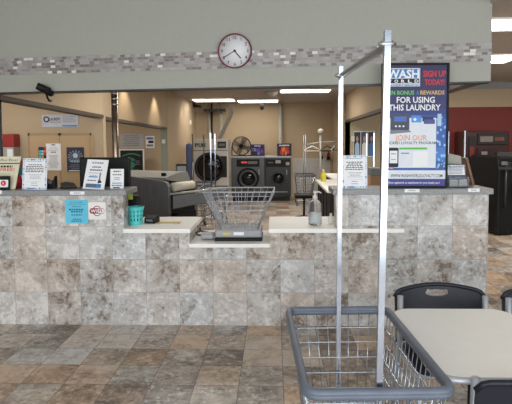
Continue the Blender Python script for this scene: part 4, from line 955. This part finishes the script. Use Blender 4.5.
# shop chairs behind
# ---- folding tables ----
def ftable(X0,X1,Y0,Y1,label):
    z=.93; t=thing('folding_table',label,'table',((X0+X1)/2,(Y0+Y1)/2,0),group='white-topped folding tables at right'); w=(X1-X0)/2; l=(Y1-Y0)/2
    m=MB(); m.box(-w,w,-l,l,z-.04,z,LEDGE,bev=.008); m.build('tabletop',t)
    m=MB(); m.box(-w+.06,w-.06,-l+.08,l-.08,.08,z-.04,DARK); m.build('cabinet_base',t)
    m=MB()
    for k in range(5): y=-l+.1+(2*l-.2)*k/4; m.box(-w+.045,-w+.06,y-.02,y+.02,.08,z-.06,NAVYP)
    m.box(-w+.1,w-.1,-l+.12,l-.12,0,.08,DARK); m.build('panel_ribs',t)
zt_=.93
def onz2(x,y): return onz(x,y,zt_)
a_=onz2(327,190.5); b_=onz2(320,182)
ftable(a_.x,XR-.03,a_.y,a_.y+2.2,'nearer white-topped folding table with the yellow soap bottle')
yb_=a_.y+2.2; q=onz2(313,179)
ftable(max(q.x,1.15),XR-.03,yb_+.12,yb_+1.9,'farther white-topped folding table behind the one with the yellow bottle')
p=onz2(323.3,181.2); p.y=min(p.y,yb_-.1); X0,X1,Z0,Z1=rect(320.5,169.5,326,181.5,p.y)
t=thing('soap_bottle','yellow bottle with white cap on the nearer folding table','bottle',(p.x,p.y,zt_)); r_=(X1-X0)/2; hh=Z1-zt_
m=MB(); m.lathe([(r_*.9,0),(r_,.01),(r_,hh*.6),(r_*.6,hh*.75),(r_*.35,hh*.8)],YEL,n=18); m.build('bottle_body',t)
m=MB(); m.lathe([(r_*.4,hh*.8),(r_*.4,hh),(r_*.2,hh*1.02)],WHITE,n=14); m.build('cap',t)
# garment rack with hangers
p=at(316.8,150,13.0); Zt=at(317,129,13).z
t=thing('garment_rack','white pole garment rack with hangers over the folding tables','rack',(p.x+.05,12.5,0))
RK=mat('rack_white',(160,154,148),.4,.1)
m=MB(); m.tube([(0,0,0),(0,0,Zt-.1)],.026,RK,14); m.build('pole',t)
m=MB(); m.lathe([(.02,0),(.07,.03),(.085,.08),(.06,.13),(.01,.15)],RK,Matrix.Translation((0,0,Zt-.15)),18); m.build('finial',t)
za=at(317,143,13).z
m=MB(); m.tube([(-.34,0,za-.04),(0,0,za+.02),(.42,0,za+.03)],.018,RK,10); m.build('arm',t)
m=MB(); m.box(-.2,.2,-.2,.2,0,.03,RK); m.build('base_plate',t)
for k,(x,cl) in enumerate(((-.2,'WHITE'),(.16,'BLACK'),(.34,'LGREY'))):
    mt={'WHITE':WHITE,'BLACK':BLACK,'LGREY':LGREY}[cl]
    hg=thing('clothes_hanger',['white plastic hanger left on the garment rack','black plastic hanger right of the rack pole','grey plastic hanger at the rack arm end'][k],'hanger',(p.x+.05+x,12.5,za),rz=.5*k)
    m=MB(); m.tube([(0,0,.05),(.02,0,.03),(0,0,-.02),(0,0,-.07)],.006,STEEL,6); m.build('hook',hg)
    m=MB(); m.tube([(0,0,-.07),(-.2,0,-.17),(-.19,0,-.19),(.19,0,-.19),(.2,0,-.17)],.011,mt,8,closed=True); m.build('body',hg)
# wall shelf items right of rack
for k,(px,py0,py1,cl,lab) in enumerate(((322.5,149.5,159.5,'LGREY','pale bottle with dark base hung on the back wall right of the rack pole'),(330,151,160,'MAROON','dark red bottle hung near the right back corner'))):
    X0,X1,Z0,Z1=rect(px-1.8,py0,px+1.8,py1,15.9); r_=(X1-X0)/2; hh=Z1-Z0
    t=thing('wall_bottle',lab,'bottle',((X0+X1)/2,16.35,Z0))
    m=MB(); m.lathe([(r_,0),(r_,hh*.3)],BLACK,n=14); m.build('base',t)
    m=MB(); m.lathe([(r_*.9,hh*.3),(r_*.9,hh*.7),(r_*.4,hh*.85),(r_*.3,hh)],{'LGREY':LGREY,'MAROON':MAROON}[cl],n=14); m.build('bottle_body',t)
    m=MB(); m.box(-r_*.3,r_*.3,r_*.5,.15,hh*.3,hh*.45,STEEL); m.build('bracket',t)
# black chairs/wheeled stool heap right of washer
t=thing('wheeled_stool','black wheeled seat beside the laundry cart right of the washers','stool',(at(304,200,10.6).x,10.6,0))
m=MB(); m.box(-.2,.2,-.2,.2,.5,.58,BLACK,bev=.03); m.build('seat',t)
m=MB(); m.tube([(0,0,.1),(0,0,.5)],.025,DSTEEL,10)
for k in range(5): a=k*2*PI/5; m.tube([(0,0,.12),(.24*math.cos(a),.24*math.sin(a),.07)],.014,DSTEEL,8)
m.build('base',t)
for k in range(5):
    a=k*2*PI/5; m=MB(); m.tube([(.24*math.cos(a)-.02,.24*math.sin(a),.035),(.24*math.cos(a)+.02,.24*math.sin(a),.035)],.034,BLACK,12); m.build('wheel',t)
# ---- right opening ----
YP=YV-.01
def d_people(m,w,h):
    for k in range(3):
        x=-w*.33+k*w*.33; c_=(LBLUE,WHITE,BLUE)[k]
        m.quad(x-w*.15,h*.04,x+w*.15,h*.96,mat('photo_dark_%d'%k,((40,44,60),(70,80,110),(50,54,80))[k],.5),-.002)
        m.poly([(x-w*.11,h*.05),(x+w*.11,h*.05),(x+w*.09,h*.5),(x,h*.6),(x-w*.1,h*.48)],c_,-.003); m.poly(circ(x,h*.7,w*.06,12,h*.1),mat('skin_print2',(190,150,130),.5),-.003)
X0,X1,Z0,Z1=rect(353.5,131,375,157,YP)
wall_sheet('photo_poster','poster','poster of photo panels on the pale wall in the right opening',(353.5,131,375,157),YP,WHITE,d_people)
X0,X1,Z0,Z1=rect(351.5,136,354.5,141.5,YP-.05); m=MB(); m.box(X0,X1,YP-.08,YP,Z0,Z1,WHITE,bev=.01); tag(m.build('wall_box'),'small white box at the left edge of the photo poster','box')
X0,X1,Z0,Z1=rect(371,168,384,176,7.0); w=X1-X0
t=thing('card_box','grey-topped box with brown leaning folders behind the right counter','box',((X0+X1)/2,7.0,.0))
m=MB(); m.box(-w/2,w/2,0,.3,Z0,Z1,GREYP,bev=.01); m.build('grey_tray',t)
m=MB(); m.box(-w/2,w/2,.02,.3,0,Z0,mat('cardboard',(150,118,88),.8)); m.build('cardboard_body',t)
m=MB(); M_=Matrix.Translation((w*.2,-.03,Z0-.32))@Matrix.Rotation(.25,4,'Y'); m.box(-.012,.012,-.01,.02,0,.3,MAROON,M_); m.build('folder',t)
# ---- vending machine & black washer ----
X0,X1,Z0,Z1=rect(461,131.5,502,190,10.6); w=X1-X0; h=Z1
t=thing('vending_machine','black and red vending machine with lit header against the dark red wall','vending machine',((X0+X1)/2,10.3,0))
RM_=mat('machine_red',(60,18,18),.35)
m=MB(); m.box(-w/2,w/2,0,.7,0,h,RM_,bev=.02); m.build('cabinet',t)
m=MB(); m.box(-w*.26,w*.47,-.03,0,h-.27,h-.04,DARK,bev=.01); m.quad(-w*.2,h-.21,w*.1,h-.1,mat('marquee_pale',(128,112,108),.4),-.031)
lines(m,w*.1,w*.42,h-.19,h-.19,1,.07,mat('marquee_orange',(130,70,50),.4),4,-.032); m.build('header_panel',t)
m=MB(); m.box(-w*.24,w*.44,-.02,.0,h-1.0,h-.33,mat('glass_red_reflection',(66,52,54),.12)); m.box(-w*.16,-w*.02,-.024,-.02,h-.9,h-.4,mat('prize_pale',(150,140,140),.4)); m.box(w*.06,w*.26,-.024,-.02,h-.92,h-.5,mat('prize_rose',(120,60,60),.4)); m.build('display_window',t)  # rosy glass colour has red reflections painted into it
m=MB(); m.box(-w*.47,-w*.3,-.03,0,h-.95,h-.1,DARK,bev=.008); m.quad(-w*.44,h-.5,-w*.33,h-.3,mat('coin_red',(120,40,40),.4),-.031); m.build('coin_panel',t)
m=MB(); m.box(-w*.2,w*.4,-.03,0,.35,.6,BLACK,bev=.01); m.build('pickup_flap',t)
X0,X1,Z0,Z1=rect(489.5,155,540,228,9.3); w=1.05
t=thing('washing_machine','big black front-load washer cut off by the right edge','washing machine',(X0+w/2-.02,9.0,0),.12)
m=MB(); m.box(-w/2,w/2,0,.95,.03,Z1-.01,BLACK,bev=.03,seg=3); m.build('cabinet',t)
m=MB(); m.prism([(-.03,Z1-.24),(0,Z1-.24),(.1,Z1+.06),(.04,Z1+.06)],'x',-w/2,w/2,DARK); cp=m.build('control_panel',t)
m=MB(); m.box(-w*.46,-w*.36,-.04,-.02,Z1-.16,Z1-.1,GREYP); m.build('display',cp)
for k in range(3): m=MB(); m.tube([(-w*.25+k*.08,-.02,Z1-.12),(-w*.25+k*.08,-.06,Z1-.12)],.022,GREYP,12); m.build('knob',cp)
m=MB(); m.lathe([(.36,0),(.37,.05),(.3,.08),(.26,.04)],DARK,disc_mtx(.1,0,.85),40); d_=m.build('door',t)
m=MB(); m.lathe([(.26,0),(.2,.06),(.01,.08)],GLASS,disc_mtx(.1,-.02,.85),30); m.build('door_glass',d_)
m=MB(); m.tube([(-.4,-.03,.5),(-.42,-.07,.8),(-.4,-.03,1.15)],.02,DSTEEL,10); m.build('door_handle',t)
